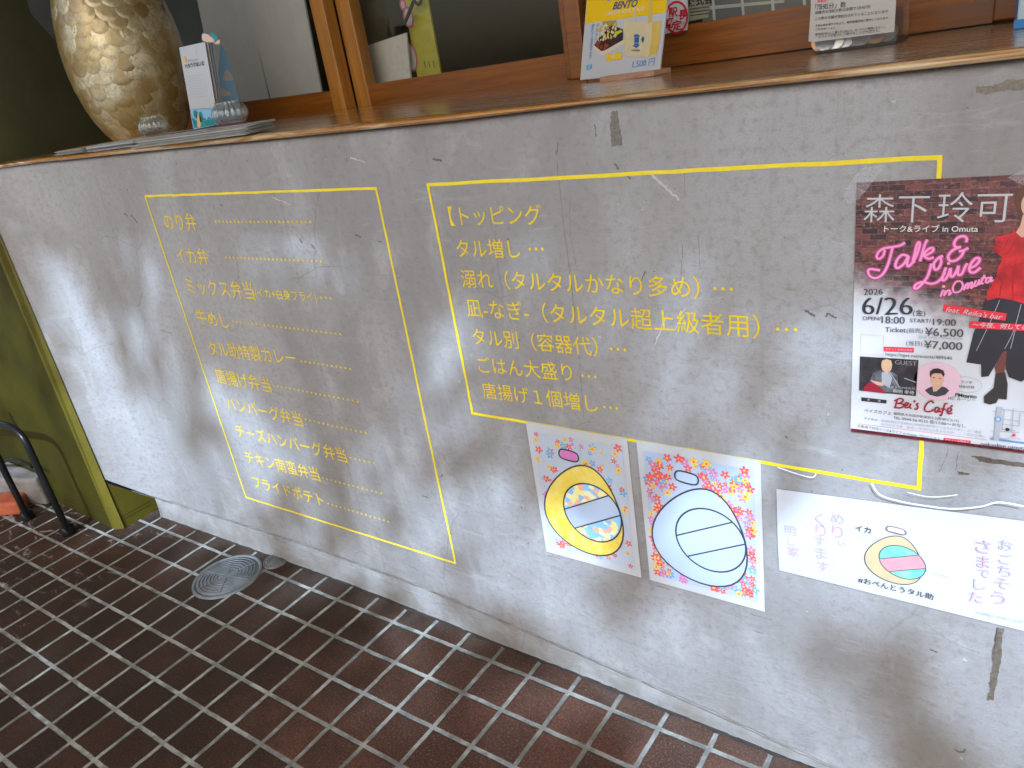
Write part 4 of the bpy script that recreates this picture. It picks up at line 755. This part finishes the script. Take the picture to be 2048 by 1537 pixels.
# ------------------------------------------------------------------ things on the shelf
# shell vase
VC = Vector((-2.115, .22, ztop(-2.1))); va = thing('vase', VC, 'tall egg shaped vase covered in overlapping golden capiz shell scales', 'vase')
VP = [(.0, 0), (.086, 0), (.09, .004), (.107, .03), (.122, .06), (.136, .1), (.146, .15), (.15, .2), (.149, .25), (.143, .3), (.133, .35), (.118, .4), (.1, .45), (.08, .5), (.068, .54), (.062, .58), (.07, .61), (.08, .62)]
def vr(h):
    return max(.02, lerp_knots([(z_, r0) for r0, z_ in VP[1:]], h))
q = MB(); prof = [(0, 0)] + [(vr(h) - .001, h) for h in [i * .01 for i in range(62)]]; q.lathe(VC, prof, SHELLB, 64); q.build('vase_body', va)
q = MB(); rv = random.Random(9); row = 0; h = .605
while h > .0:
    R0 = vr(h); n_ = max(8, int(2 * math.pi * R0 / .042)); D = .028
    for i in range(n_):
        th = 2 * math.pi * (i + .5 * (row % 2)) / n_ + rv.uniform(-.05, .05); hh = h + rv.uniform(-.005, .005); tl, tw = rv.uniform(-.03, .03), rv.uniform(-.03, .03); rad = D * rv.uniform(.85, 1.15)
        vs = []; rings = ((0, 1), (.5, 12), (.92, 18), (1, 18))
        for fr, k_ in rings:
            for j in range(k_):
                t = 2 * math.pi * j / k_; du, dv = rad * fr * math.cos(t), rad * fr * math.sin(t)
                h2 = min(max(hh + dv, .001), .615); r2 = vr(h2) + .0012 + .0009 * (.5 - dv / rad * .5) + tl * du * .12 + tw * dv * .1 - (.0008 if fr == 1 else 0)
                a_ = th + du / max(vr(h2), .03); vs.append(VC + Vector((r2 * math.cos(a_), r2 * math.sin(a_), h2)))
        fs = [(0, 1 + j, 1 + (j + 1) % 12) for j in range(12)]
        for j in range(18):
            fs.append((1 + int(j * 12 / 18) % 12, 13 + j, 13 + (j + 1) % 18) if int(j * 12 / 18) == int((j + 1) * 12 / 18) else (1 + int(j * 12 / 18) % 12, 13 + j, 13 + (j + 1) % 18, 1 + (int(j * 12 / 18) + 1) % 12))
        fs += [(13 + j, 31 + j, 31 + (j + 1) % 18, 13 + (j + 1) % 18) for j in range(18)]
        q.face_set(vs, fs, SHELL, True)
    h -= .029; row += 1
q.build('shell_scales', va)

# magazines in three low piles along the front edge
PAGEB = M('page_blue', (.3, .36, .46), .5); PAGEG = M('page_grey', (.2, .19, .17), .5)
def magazine(x0, x1, y0, y1, z, th, rot, covers, label, grp):
    cx, cy = (x0 + x1) / 2, (y0 + y1) / 2; t = thing('magazine', (cx, cy, z), label, 'magazine', grp)
    def P(x, y, zz): dx, dy = x - cx, y - cy; return Vector((cx + dx * math.cos(rot) - dy * math.sin(rot), cy + dx * math.sin(rot) + dy * math.cos(rot), zz))
    q = MB(); n_ = 5
    for i in range(n_):
        e = rv.uniform(-.006, .006); zz = z + th * i / n_; q.prism([P(x0 + e, y0 + e, zz), P(x1 + e, y0 + e, zz), P(x1 + e, y1, zz), P(x0 + e, y1, zz)], (0, 0, th / n_ * .8), (covers[0], CARD, PAGEB, CARD, PAGEG)[(i + int(z * 7000)) % 5])
    q.build('pages', t)
    q = MB(); q.prism([P(x0 - .001, y0 - .001, z + th), P(x1 + .001, y0 - .001, z + th), P(x1 + .001, y1, z + th), P(x0 - .001, y1, z + th)], (0, 0, .0008), covers[1])
    for mt, (u, v, ru, rv_) in covers[2:]:
        c0 = P(x0 + (x1 - x0) * u, y0 + (y1 - y0) * v, z + th + .0012); q.disc(c0, Vector((math.cos(rot), math.sin(rot), 0)), Vector((-math.sin(rot), math.cos(rot), 0)), ru, mt, rv_)
    q.build('cover', t); return t
CY = M('cover_teal', (.08, .36, .42), .4); CP = M('cover_pink', (.62, .12, .26), .4); CR = M('cover_red', (.55, .12, .07), .4); CO = M('cover_orange', (.5, .3, .13), .4); CB = M('cover_slate', (.1, .13, .16), .4); CW = M('cover_white', (.5, .48, .42), .5, .3, 40)
GM = 'magazines lying along the front of the shelf'
zb = ztop(-1.55); th = .005
for i, lab in enumerate(('lowest thin magazine of the right pile under the ribbed jar', 'second thin magazine from the bottom of the right pile', 'thin magazine just under the colourful top one in the right pile', 'top magazine with teal and pink cover under the ribbed jars')):
    cv = [CW, CW] + ([(CY, (.48, .55, .05, .03)), (CP, (.72, .6, .06, .04)), (CR, (.2, .3, .05, .02)), (INK, (.34, .5, .035, .02))] if i == 3 else [])
    magazine(-1.80 + rv.uniform(-.02, .03), -1.35 + rv.uniform(-.03, .02), -.014 + rv.uniform(-.004, .008), .05, zb + i * th + .0002, th - .0016, rv.uniform(-.02, .02), cv, lab, GM)
zb = ztop(-1.95)
for i, lab in enumerate(('dark slate leaflet at the bottom of the middle pile before the vase', 'white leaflet on top of the middle pile before the vase')):
    magazine(-2.02 - .012 * i, -1.812, -.008, .16, zb + i * .0075 + .0002, .0062, .01, [(CB, CB), (CW, CW)][i], lab, GM)
zb = ztop(-2.15)
for i, lab in enumerate(('slate magazine at the bottom of the left pile by the dark board', 'orange covered magazine on top of the left pile by the dark board')):
    magazine(-2.19 + .01 * i, -2.037, -.01, .17, zb + i * .006 + .0002, .0048, -.01, [(CB, CB), (CW, CO)][i], lab, GM)
# ribbed glass jars
def jar(px, py, z, r, h, label):
    c0 = at(px, py, y=.035); c0.z = z + .0006
    t = thing('glass_jar', c0, label, 'glass jar', 'ribbed glass candle jars')
    q = MB(); out = [(0, 0), (r * .62, 0), (r * .72, h * .06), (r * .95, h * .3), (r, h * .5), (r * .93, h * .7), (r * .72, h * .88), (r * .66, h * .94), (r * .7, h)]
    inn = [(r * .6, h), (r * .57, h * .92), (r * .8, h * .7), (r * .86, h * .5), (r * .8, h * .3), (r * .55, h * .14), (0, h * .12)]
    q.lathe(c0, out, JAR, 108, .06, 18); q.lathe(c0, [(r * .7, h)] + inn, JAR, 108, .03, 18); q.build('jar_body', t)
zt_ = ztop(-1.55) + 4 * th + .0006
jar(468, 256, zt_, .036, .046, 'ribbed round clear glass jar in front of the blue leaflet holder')
jar(317, 287, zt_, .032, .042, 'ribbed clear glass jar at the foot of the shell vase')
# leaflet holder
YH = .235
H = yplane(YH); lh = thing('leaflet_holder', at(430, 250, y=YH), 'sky blue cardboard leaflet holder printed with white clouds beside the vase', 'leaflet holder')
zH = zm(330, 40, 5.3)
base = ztop(-1.9)
def HB(x, y, off=0, pl=H): return pl.hit(*zH(x, y), off)
q = MB(); q.prism([HB(*p) for p in [(245, 830), (300, 1165), (560, 1110), (545, 880), (520, 890)]], (0, .003, 0), SKYB); fp_ = q.build('front_panel', lh)
A_ = HB(555, 1118); B_ = at(*zH(830, 1040), y=YH + .09); HS = Plane(A_, B_ - A_, (0, 0, 1))
q = MB(); q.prism([HS.hit(*zH(*p)) for p in [(548, 1125), (530, 900), (575, 470), (585, 250), (640, 320), (700, 520), (790, 900), (800, 940), (820, 1080)]], (-.002, .002, 0), SKYB); sp_ = q.build('side_panel', lh)
q = MB(); CL = M('cloud_print', (.6, .64, .62), .5)
for pts in ([(625, 640), (628, 560), (650, 530), (675, 545), (700, 570), (712, 610), (722, 640)], [(592, 805), (605, 730), (620, 722), (640, 750), (680, 760), (698, 785), (692, 805)], [(690, 900), (692, 860), (712, 850), (730, 872), (752, 880), (762, 905)]):
    q.poly(smooth_path([HS.hit(*zH(*p), .0012) for p in pts], 4, True), CL)
q.build('cloud_print', sp_)
q = MB()
for pts, mt in (([(290, 1060), (310, 1150), (550, 1108), (548, 1030), (420, 1075)], M('holder_teal', (.03, .33, .4), .5)),): q.poly([HB(*p, .0008) for p in pts], mt)
text(q, 'ROAD', H, zH(415, 1085), zH(590, 1045), TEAL, .0014, bold=.02)
for pts, mt in (([(300, 970), (325, 960), (345, 1010), (330, 1050), (305, 1010)], TEAL), ([(360, 980), (385, 990), (400, 1060), (375, 1085)], TEAL), ([(325, 1010), (360, 1000), (385, 1060), (380, 1130), (345, 1140), (340, 1070)], M('petal_cream', (.75, .55, .3), .5)), ([(285, 1040), (310, 1060), (325, 1110), (300, 1100)], TEAL)): q.poly(smooth_path([HB(*p, .0018) for p in pts], 4, True), mt)
q.build('holder_print', fp_)
q = MB(); HT = yplane(YH + .012)
for pts, mt in (([(390, 190), (400, 150), (440, 150), (500, 190), (520, 230), (470, 240), (410, 225)], M('petal_pink', (.72, .5, .42), .5)), ([(480, 160), (500, 130), (545, 170), (560, 205), (520, 240), (500, 200)], TEAL), ([(385, 205), (400, 230), (440, 235), (430, 215)], TEAL), ([(520, 220), (580, 215), (570, 255), (530, 255)], M('petal_cream2', (.7, .5, .35), .5)), ([(388, 150), (420, 133), (450, 150), (410, 165)], TEAL)): q.prism(smooth_path([HT.hit(*zH(*p), .001 * len(pts)) for p in pts], 4, True), (0, .001, 0), mt)
q.build('leaf_topper', lh)
GL = 'leaflets standing in the blue holder'
for i, (dx, dy) in enumerate(((0, 0), (27, 0), (52, 2), (76, 5))):
    pl = yplane(YH - .004 + .008 * i if i else YH - .004)
    q = MB(); q.prism([pl.hit(*zH(x + dx, y + dy)) for x, y in [(150, 295), (420, 235), (540, 935), (265, 945)]] if not i else [pl.hit(*zH(x + dx, y + dy)) for x, y in [(385, 245), (425, 240), (535, 880), (480, 890)]], (0, .0012, 0), [WHITE, M('leaflet_cream', (.5, .48, .42), .5), M('leaflet_blue', (.45, .52, .6), .5), WHITE][i])
    if i == 0:
        for k_ in range(9):
            y_ = 590 + k_ * 28; x_ = 225 + k_ * 6; q.strip([pl.hit(*zH(x_, y_ + 10), .001), pl.hit(*zH(x_ + (130 + 60 * (k_ % 3 != 1)), y_ - 8), .001)], pl.n, .0009, GREYP)
        text(q, 'サイトしらべ', pl, zH(245, 437), zH(350, 420), INK, .001); text(q, 'ハタラクはいま', pl, zH(210, 495), zH(412, 458), BLACK, .001, bold=.02)
        q.disc(pl.hit(*zH(212, 420), .0012), pl.u, pl.v, .0062, M('sticker_gold', (.66, .45, .13), .5), .008); q.disc(pl.hit(*zH(325, 340), .0012), pl.u, pl.v, .005, M('sketch_grey', (.5, .55, .53), .5), .007)
    else: q.strip([pl.hit(*zH(405 + dx, 300), .001), pl.hit(*zH(450 + dx, 520), .001)], pl.n, .003, GREYP)
    tag(q.build('leaflet'), ['frontmost white leaflet with grey text and a gold sticker in the blue holder', 'white leaflet just behind the front one in the holder', 'third white leaflet in the blue holder', 'rearmost white leaflet against the blue cloud panel'][i], 'leaflet', GL)

# grey boards and papers behind the glass
def behind(name, y, pts, mat, label, cat, group=None, th=.006):
    pl = yplane(y); q = MB(); q.prism([pl.hit(*p) for p in pts], (0, th, 0), mat); return tag(q.build(name), label, cat, group), pl
GB = 'grey boards behind the left window pane'
behind('grey_board', .66, [(386, -40), (490, -40), (538, 205), (440, 225)], GREYB, 'grey board behind the left window pane, nearer the vase', 'board', GB)
behind('grey_board', .655, [(484, -40), (600, -40), (643, 185), (543, 205)], GREYB, 'grey board behind the left window pane, nearer the wooden stile', 'board', GB)
behind('slate_board', .7, [(320, -40), (388, -40), (440, 230), (330, 230)], M('slate', (.1, .12, .125), .5, .2, 8), 'dark slate board behind the left pane between vase and leaflets', 'board')
behind('white_paper', .7, [(734, 92), (812, 66), (822, 165), (728, 178)], OBSC, 'blank white paper leaning behind the middle window pane', 'paper')
o, pl = behind('yellow_leaflet', .72, [(800, -30), (850, -30), (882, 150), (838, 168), (828, 120), (815, 40)], M('leaflet_yellow', (.5, .46, .06), .5, .2, 30), 'yellow leaflet with pink outlined bubbles behind the middle pane', 'leaflet')
q = MB(); mp_ = M('bubble_pink', (.5, .1, .2), .5); wp_ = M('bubble_white', (.5, .48, .48), .5)
for cx, cy, rx, rz in ((817, 35, .016, .024), (806, 10, .009, .012), (822, 115, .02, .035)):
    c0 = pl.hit(cx, cy, .001); q.disc(c0, pl.u, pl.v, rx, wp_, rz); q.ring(c0 + Vector((0, -.0006, 0)), pl.u, pl.v, rx, .005, mp_, r2=rz)
for k_ in range(3): q.strip([pl.hit(848 + 9 * k_, 122, .001), pl.hit(851 + 9 * k_, 136, .001)], pl.n, .003, INK)
q.build('leaflet_print', o); 
q = MB(); P_ = yplane(.69); q.tube([P_.hit(806, 55), P_.hit(816, 32), P_.hit(832, -10)], .005, BLKMETAL, 10); q.tube(smooth_path([P_.hit(*p) for p in [(828, 0), (836, 10), (842, 2), (838, -12)]], 5), .004, BLKMETAL, 8)
for a_ in (-.012, 0, .012): q.tube([P_.hit(806, 55), P_.hit(806, 50) + Vector((a_, 0, -.012))], .002, BLKMETAL, 6)
tag(q.build('hook_ornament'), 'small black metal hook hanging behind the middle window pane', 'hook')
zR = zm(1100, 0, 3.4133)
o, pl = behind('reflected_grid_board', .75, [zR(1040, -60), zR(1790, -60), zR(1790, 110), zR(1040, 230)], M('backing_grey', (.2, .21, .21), .5, .2, 12), 'grey board with white bars drawn for the grid reflected in the right pane', 'board')  # white bars paint the grid reflected in the window glass
q = MB()
for a_, b_ in (((1108, -60), (1128, 215)), ((1308, -60), (1325, 180)), ((1515, -60), (1528, 140)), ((1730, -60), (1745, 110))): q.strip([pl.hit(*zR(*a_), .003), pl.hit(*zR(*b_), .003)], pl.n, .006, M('bar_white', (.6, .62, .6), .5))
qpoly(q, pl, [zR(1060, 70), zR(1600, 20), zR(1600, 0), zR(1060, 45)], M('bar_white2', (.55, .56, .52), .5), .002); q.build('reflected_bars', o)
o, pl = behind('notice_paper', .6, [zR(900, -60), zR(1100, -60), zR(1080, 120), zR(930, 150)], M('notice_cream', (.42, .42, .32), .5, .1, 40), 'cream company notice behind the right pane beside the red stamp', 'notice', th=.002)
q = MB(); text(q, '株式会', pl, zR(935, 18), zR(1112, -6), BLACK, .001, bold=.03)
for k_ in range(3): q.strip([pl.hit(*zR(955, 65 + 22 * k_), .001), pl.hit(*zR(1085, 48 + 22 * k_), .001)], pl.n, .002, INK)
q.build('printed_text', o)
# station stamp tag on the right sash
zF = zm(1150, 0, 7.585); pl = yplane(.556)
q = MB(); q.prism([pl.hit(*zF(*p)) for p in [(1395, -40), (1700, -40), (1715, 300), (1700, 460), (1480, 492), (1345, 525), (1350, 300)]], (0, .003, 0), M('tag_card', (.56, .56, .58), .5))
o = tag(q.build('stamp_card'), 'white card with a red ring and the words 駅長認定 beside the yellow flyer', 'card')
q = MB(); c0 = pl.hit(*zF(1537, 268), .001); rx = (pl.hit(*zF(1700, 268)) - pl.hit(*zF(1375, 268))).length / 2; STR = M('stamp_red', (.5, .015, .04), .5); q.ring(c0, pl.u, pl.v, rx, .0042, STR, r2=rx * 1.22)
for ch, p in (('駅', (1487, 190)), ('長', (1640, 225)), ('認', (1430, 355)), ('定', (1550, 390))): text(q, ch, pl, zF(p[0] - 70, p[1] + 8), zF(p[0] + 70, p[1] - 10), STR, .0012, bold=.03)
text(q, '印', pl, zF(1620, 360), zF(1660, 355), INK, .0012); q.build('stamp_print', o)

# yellow flyer on a small wooden easel
BLp, BRp = at(1160.5, 160, y=.40), at(1319.5, 145, y=.352); lean = Vector((0, math.sin(math.radians(23)), math.cos(math.radians(23))))
PF_ = Plane(BLp, BRp - BLp, lean); PF_.v = (lean - PF_.u * lean.dot(PF_.u)).normalized(); PF_.n = PF_.u.cross(PF_.v)
if PF_.n.dot(CAM - PF_.o) < 0: PF_.n = -PF_.n
fy = thing('flyer', BLp, 'yellow and white BENTO flyer with a tote bag picture standing on the shelf', 'flyer')
def F(x, y, off=.0006): return PF_.hit(*zF(x, y), off)
q = MB(); q.prism([F(*p, 0) for p in [(78, 1217), (1283, 1096), (1410, -60), (182, -60)]], -PF_.n * .003, WHITE); q.build('sheet', fy)
q = MB()
q.poly([F(*p) for p in [(155, 362), (1378, 195), (1402, -55), (186, -55)]], YFLY); q.build('yellow_header', fy)
q = MB(); fn = .0012
text(q, 'BENTO', PF_, zF(580, 88), zF(950, 42), M('flyer_navy', (.05, .09, .2), .45), fn, bold=.03, shear=.2); text(q, 'OMUTA SOUL FOOD', PF_, zF(470, 212), zF(1058, 128), M('flyer_white', (.8, .72, .5), .45), fn, bold=.015)
for pts in ([(480, 5), (520, -30), (560, -30), (515, 22), (495, 22)], [(590, -30), (640, -30), (620, 8)]): q.poly([F(*p, fn) for p in pts], BLUE)
for i, ch in enumerate('タルタルに'): text(q, ch, PF_, zF(322 - i * 8, 392 + i * 68), zF(358 - i * 8, 388 + i * 68), BLUE, fn)
for i, ch in enumerate('溺れてみませんか'): text(q, ch, PF_, zF(245 - i * 5, 402 + i * 66), zF(290 - i * 5, 398 + i * 66), BLUE, fn)
text(q, '1,500 円', PF_, zF(875, 978), zF(1205, 935), BLUE, fn, xb=.02, bold=-.015)
q.poly([F(*p, fn) for p in [(175, 990), (255, 978), (250, 1050), (170, 1062)]], M('logo_blue', (.1, .4, .7), .45)); text(q, 'タ', PF_, zF(190, 1025), zF(235, 1018), WHITE, fn + .0004, bold=.02); q.build('printed_text', fy)
q = MB()
q.poly(smooth_path([F(*p, .001) for p in [(265, 690), (330, 650), (740, 560), (745, 660), (480, 820), (400, 840), (340, 800)]], 3, True), M('bento_tray', (.68, .6, .5), .45)); q.poly([F(*p, .0013) for p in [(290, 690), (380, 560), (560, 380), (725, 450), (728, 610), (450, 770), (400, 780)]], M('bento_dark', (.07, .03, .02), .45, .5, 80))
q.poly([F(*p, .0012) for p in [(420, 330), (620, 310), (640, 400), (480, 470), (425, 440)]], M('bento_rice', (.46, .36, .12), .5, .4, 90))
rb = random.Random(4); FO = [M('food_cream', (.74, .66, .42), .5), M('food_brown', (.3, .06, .02), .5), M('food_gold', (.66, .46, .12), .5), M('food_green', (.6, .56, .03), .5)]
for _ in range(90):
    x, y = rb.uniform(340, 640), 0; y = 480 + (500 - x) * .25 + rb.uniform(-110, 130); m_ = FO[0] if rb.random() < .6 else FO[2]
    q.disc(F(x, y, .0016 + rb.random() * .0003), PF_.u, PF_.v, rb.uniform(.001, .003), m_, n=8)
for x, y in ((330, 670), (370, 650), (350, 710), (460, 690), (490, 700), (450, 740), (400, 720), (340, 640)): q.disc(F(x, y, .0021), PF_.u, PF_.v, .0034, FO[1], n=9)
q.poly([F(*p, .0022) for p in [(590, 520), (690, 450), (725, 480), (640, 530)]], FO[3]); q.poly([F(*p, .0021) for p in [(620, 555), (725, 490), (728, 590), (660, 620)]], BLACK)
q.poly([F(*p, .0012) for p in [(462, 830), (700, 795), (712, 895), (478, 940)]], YFLY); q.disc(F(582, 860, .0016), PF_.u, PF_.v, .005, CREAM); q.build('bento_photo', fy)
q = MB()
q.poly([F(*p, .001) for p in [(735, 330), (760, 310), (930, 345), (1100, 340), (1300, 320), (1290, 560), (1245, 800), (1180, 870), (760, 860), (745, 560)]], CREAM)
q.poly([F(*p, .0012) for p in [(1170, 345), (1300, 322), (1290, 560), (1245, 800), (1110, 870), (1160, 600)]], GOLD)
q.strip([F(*p, .0014) for p in [(895, 345), (905, 200), (915, 120)]], PF_.n, .005, CREAM); q.strip([F(*p, .0016) for p in [(1130, 350), (1140, 150), (1148, -50)]], PF_.n, .008, GOLD)
EB = M('emblem_blue', (.03, .13, .36), .45)
for pts in ([(885, 560), (900, 530), (935, 520), (970, 535), (990, 560)], [(900, 568), (970, 565), (968, 650), (898, 655)], [(895, 662), (968, 660), (965, 685), (900, 690)], [(868, 692), (985, 688), (960, 712), (940, 715), (935, 735), (915, 735), (915, 715), (890, 712)], [(1000, 600), (1030, 550), (1055, 590), (1028, 665)]): q.poly([F(*p, .0017) for p in pts], EB)
text(q, '大牟田名物', PF_, zF(855, 765), zF(980, 768), EB, .0018, bold=.02); q.build('bag_photo', fy)
es = MB(); ew = wood_material('easel_wood', (.4, .2, .12), (.5, .3, .2), .5, .1)
L0, R0 = at(1200, 163, y=.365), at(1308, 150, y=.335); zt2 = ztop(-.7)
es.prism([Vector((L0.x, L0.y, zt2)), Vector((R0.x, R0.y, zt2)), Vector((R0.x, R0.y, zt2 + .009)), Vector((L0.x, L0.y, zt2 + .009))], (.01, .05, 0), ew)
mid = (L0 + R0) / 2; es.prism([Vector((mid.x - .01, mid.y + .05, zt2)), Vector((mid.x + .01, mid.y + .05, zt2)), Vector((mid.x + .01, mid.y + .12, zt2 + .16)), Vector((mid.x - .01, mid.y + .12, zt2 + .16))], (0, .006, 0), ew)
tag(es.build('small_easel'), 'small pinkish wooden easel under the yellow flyer', 'easel')

# donation box with coins
YB = .36; BP = yplane(YB); zD = zm(1548, 0, 4.096)
dn = thing('donation_box', at(1710, 100, y=YB), 'clear donation box with a printed appeal card on its front, holding coins', 'donation box')
q = MB(); xL, xR = at(1628, 100, y=YB).x, at(1792, 75, y=YB).x; zb = ztop(-.3) + .0004
q.box((xL, YB, zb), (xR, YB + .1, zb + .004), M('tray_dark', (.015, .014, .014), .2)); q.box((xL + .003, YB + .06, zb + .004), (xR - .003, YB + .062, zb + .05), M('box_lining', (.03, .028, .026), .5))
ac = film('acrylic', .015, .05); q.box((xL, YB + .094, zb), (xR, YB + .1, zb + .16), ac); q.box((xL, YB, zb + .004), (xR, YB + .003, zb + .16), ac); q.box((xL, YB + .003, zb + .004), (xL + .003, YB + .094, zb + .16), ac); q.box((xR - .003, YB + .003, zb + .004), (xR, YB + .094, zb + .16), ac); q.build('acrylic_box', dn)
BC = Plane((0, YB - .012, 0), (1, 0, 0), (0, -.12, 1)) if False else yplane(YB - .012)
q = MB(); q.prism([BC.hit(*zD(*p)) for p in [(282, 342), (330, 345), (985, 262), (1000, 0), (1005, -60), (300, -60), (302, 60)]], (0, .002, 0), M('appeal_card', (.52, .51, .48), .5, .1, 20)); q.build('appeal_card', dn)
q = MB()
for body, L, R, mt, kw in [('「殺処分」数', zD(335, 62), zD(590, 38), INK, {}), ('保護犬の殺処分数は全国で1日457匹', zD(335, 108), zD(790, 55), INK, {}), ('この数の犬猫が殺処分されていることになります', zD(338, 157), zD(935, 95), INK, {}), ('不幸な命を増やさぬよう、動物愛護団体に寄付しております', zD(338, 215), zD(935, 148), INK, {}), ('ご協力お願いします。', zD(340, 242), zD(505, 230), INK, {}),
        ('動物達が安心して暮らすためには、多くの人が無関心をなくし', zD(338, 285), zD(915, 220), INK, {}), ('一人ひとりが協力して助けることが大切です。', zD(338, 305), zD(865, 252), INK, {}), ('お願い', zD(355, 10), zD(440, 2), RED, dict(bold=.04))]: text(q, body, BC, L, R, mt, .0008, **{**dict(bold=.012), **kw})
q.build('printed_text', dn)
GC = 'coins inside the donation box'
for i, (px, py, mt, r, yo) in enumerate([(1650, 94, SILVER, .0135, .01), (1668, 86, SILVER, .0135, .014), (1640, 98, COPPER, .0115, .018), (1690, 90, SILVER, .0115, .02), (1722, 80, SILVER, .013, .008), (1752, 78, COPPER, .0118, .01), (1706, 90, SILVER, .011, .025), (1740, 88, COPPER, .0118, .025), (1775, 78, SILVER, .0125, .02), (1682, 96, COPPER, .0118, .03)]):
    r *= 1.15; c0 = at(px, py, y=YB + .004 + yo); c0.z = max(c0.z, zb + .0045 + r * .85); q = MB(); ax = Vector((rb.uniform(-.25, .25), -1, rb.uniform(.1, .5))).normalized(); u = ax.orthogonal().normalized(); v = ax.cross(u)
    q.prism([c0 + u * r * math.cos(t) + v * r * math.sin(t) for t in [2 * math.pi * j / 28 for j in range(28)]], -ax * .0015, mt); q.ring(c0 + ax * .0003, u, v, r * .92, r * .12, mt, 28)
    tag(q.build('coin'), ['silver coin at the left corner of the donation box', 'larger silver coin overlapping its left neighbours in the donation box', 'copper coin at the far left of the donation box', 'silver coin lying behind the left group of coins', 'pale silver coin in the middle of the donation box', 'copper coin right of the pale silver one', 'small silver coin behind the middle of the box', 'copper coin tucked behind the pale silver one', 'silver coin at the right end of the donation box', 'copper coin low among the left group of coins'][i], 'coin', GC)
# blue and white tin at the right edge
zc = ztop(0); q0 = at(2029, 58, z=zc + .001)
cx_ = q0.x + .045; tn = thing('tin', (cx_, q0.y + .02, zc), 'blue and pale tin standing at the right end of the shelf', 'tin')
q = MB(); q.box((cx_ - .045, q0.y, zc + .0005), (cx_ + .06, q0.y + .08, zc + .13), M('tin_pale', (.42, .55, .62), .3)); o = q.build('tin_body', tn); b_ = o.modifiers.new('b', 'BEVEL'); b_.width = .004; b_.segments = 3
q = MB(); q.box((cx_ - .0462, q0.y - .0012, zc + .0006), (cx_ + .0612, q0.y + .0812, zc + .012), M('tin_blue', (.02, .2, .5), .3)); q.box((cx_ - .0462, q0.y - .0012, zc + .012), (cx_ - .0435, q0.y + .0812, zc + .13), M('tin_navy', (.01, .02, .08), .3)); q.build('blue_band', tn)

# ------------------------------------------------------------------ unseen tree added so its leaves dapple the sunlight
tr = Vector((-1.2, 0, .45)) + SDIR * 7.0
t = thing('dapple_tree', (tr.x, tr.y, -.02), 'unseen leafy tree added to dapple the sunlight on the counter', 'tree')
q = MB(); bark = M('bark', (.1, .075, .055), .9, .4, 20, .6, 40)
q.tube(smooth_path([(tr.x + 2.5, tr.y - .1, -.05), (tr.x + 2.4, tr.y, 2), (tr.x + 2.3, tr.y, tr.z - 1.2), (tr.x + 2.2, tr.y + .1, tr.z + .8)], 6), [.2 - .16 * i / 18 for i in range(19)], bark, 12)
rt = random.Random(21)
for i in range(16):
    a_ = rt.uniform(0, 6.28); e = Vector((math.cos(a_), math.sin(a_), rt.uniform(.3, .9))) * rt.uniform(1.0, 1.8); s0 = Vector((tr.x + 2.2, tr.y, tr.z + rt.uniform(.7, .85)))
    q.tube([s0, s0 + e * .5 + Vector((0, 0, .1)), s0 + e], [.022, .014, .006], bark, 7)
q.build('trunk', t)
q = MB(); LF = [M('leaf', (.05, .1, .025), .5), M('leaf_light', (.08, .13, .03), .5)]
def dens(x, z):  # leaf density set by where each clump's shadow lands on the wall
    if z > 1.6: return .3
    if z < -.06: return .1 + .9 * min(1, (-.06 - z) / .3)
    d = lerp_knots([(0, .16), (.45, .24), (.7, .46), (.95, .75), (1.2, 1)], z)
    if x < -1.75 and z < .75: d *= .45
    if -1.75 < x <= -1.2 and z < .55: d *= .75
    if x > -1.3 and z < .5: d = .07 + .16 * max(0, z)
    elif x > -.55 and z < .75: d = .3
    elif x > -1.6 and z > .5: d = max(d, .72)
    return d
for _ in range(2400):
    d = Vector((rt.gauss(0, 1), rt.gauss(0, 1), rt.gauss(0, 1))).normalized() * (rt.random() ** .4) * 2.2; d.z *= .8; cc = tr + d + Vector((0, 0, .5)); rad = rt.uniform(.06, .13)
    hit = cc - SDIR * (cc.y / SDIR.y)
    if rt.random() > dens(hit.x, hit.z) * (1 if hit.z < -.3 else .62): continue
    for _k in range(16):
        p = cc + Vector((rt.gauss(0, 1), rt.gauss(0, 1), rt.gauss(0, 1))) * rad * .6; n1 = Vector((rt.gauss(0, 1), rt.gauss(0, 1), rt.gauss(0, 1) + .6)).normalized(); u = n1.orthogonal().normalized(); v = n1.cross(u); s_ = rt.uniform(.04, .075)
        q.poly([p - u * s_, p + v * s_ * .5 - u * s_ * .2, p + u * s_, p - v * s_ * .5 - u * s_ * .2], LF[rt.random() < .4])
q.build('crown', t)
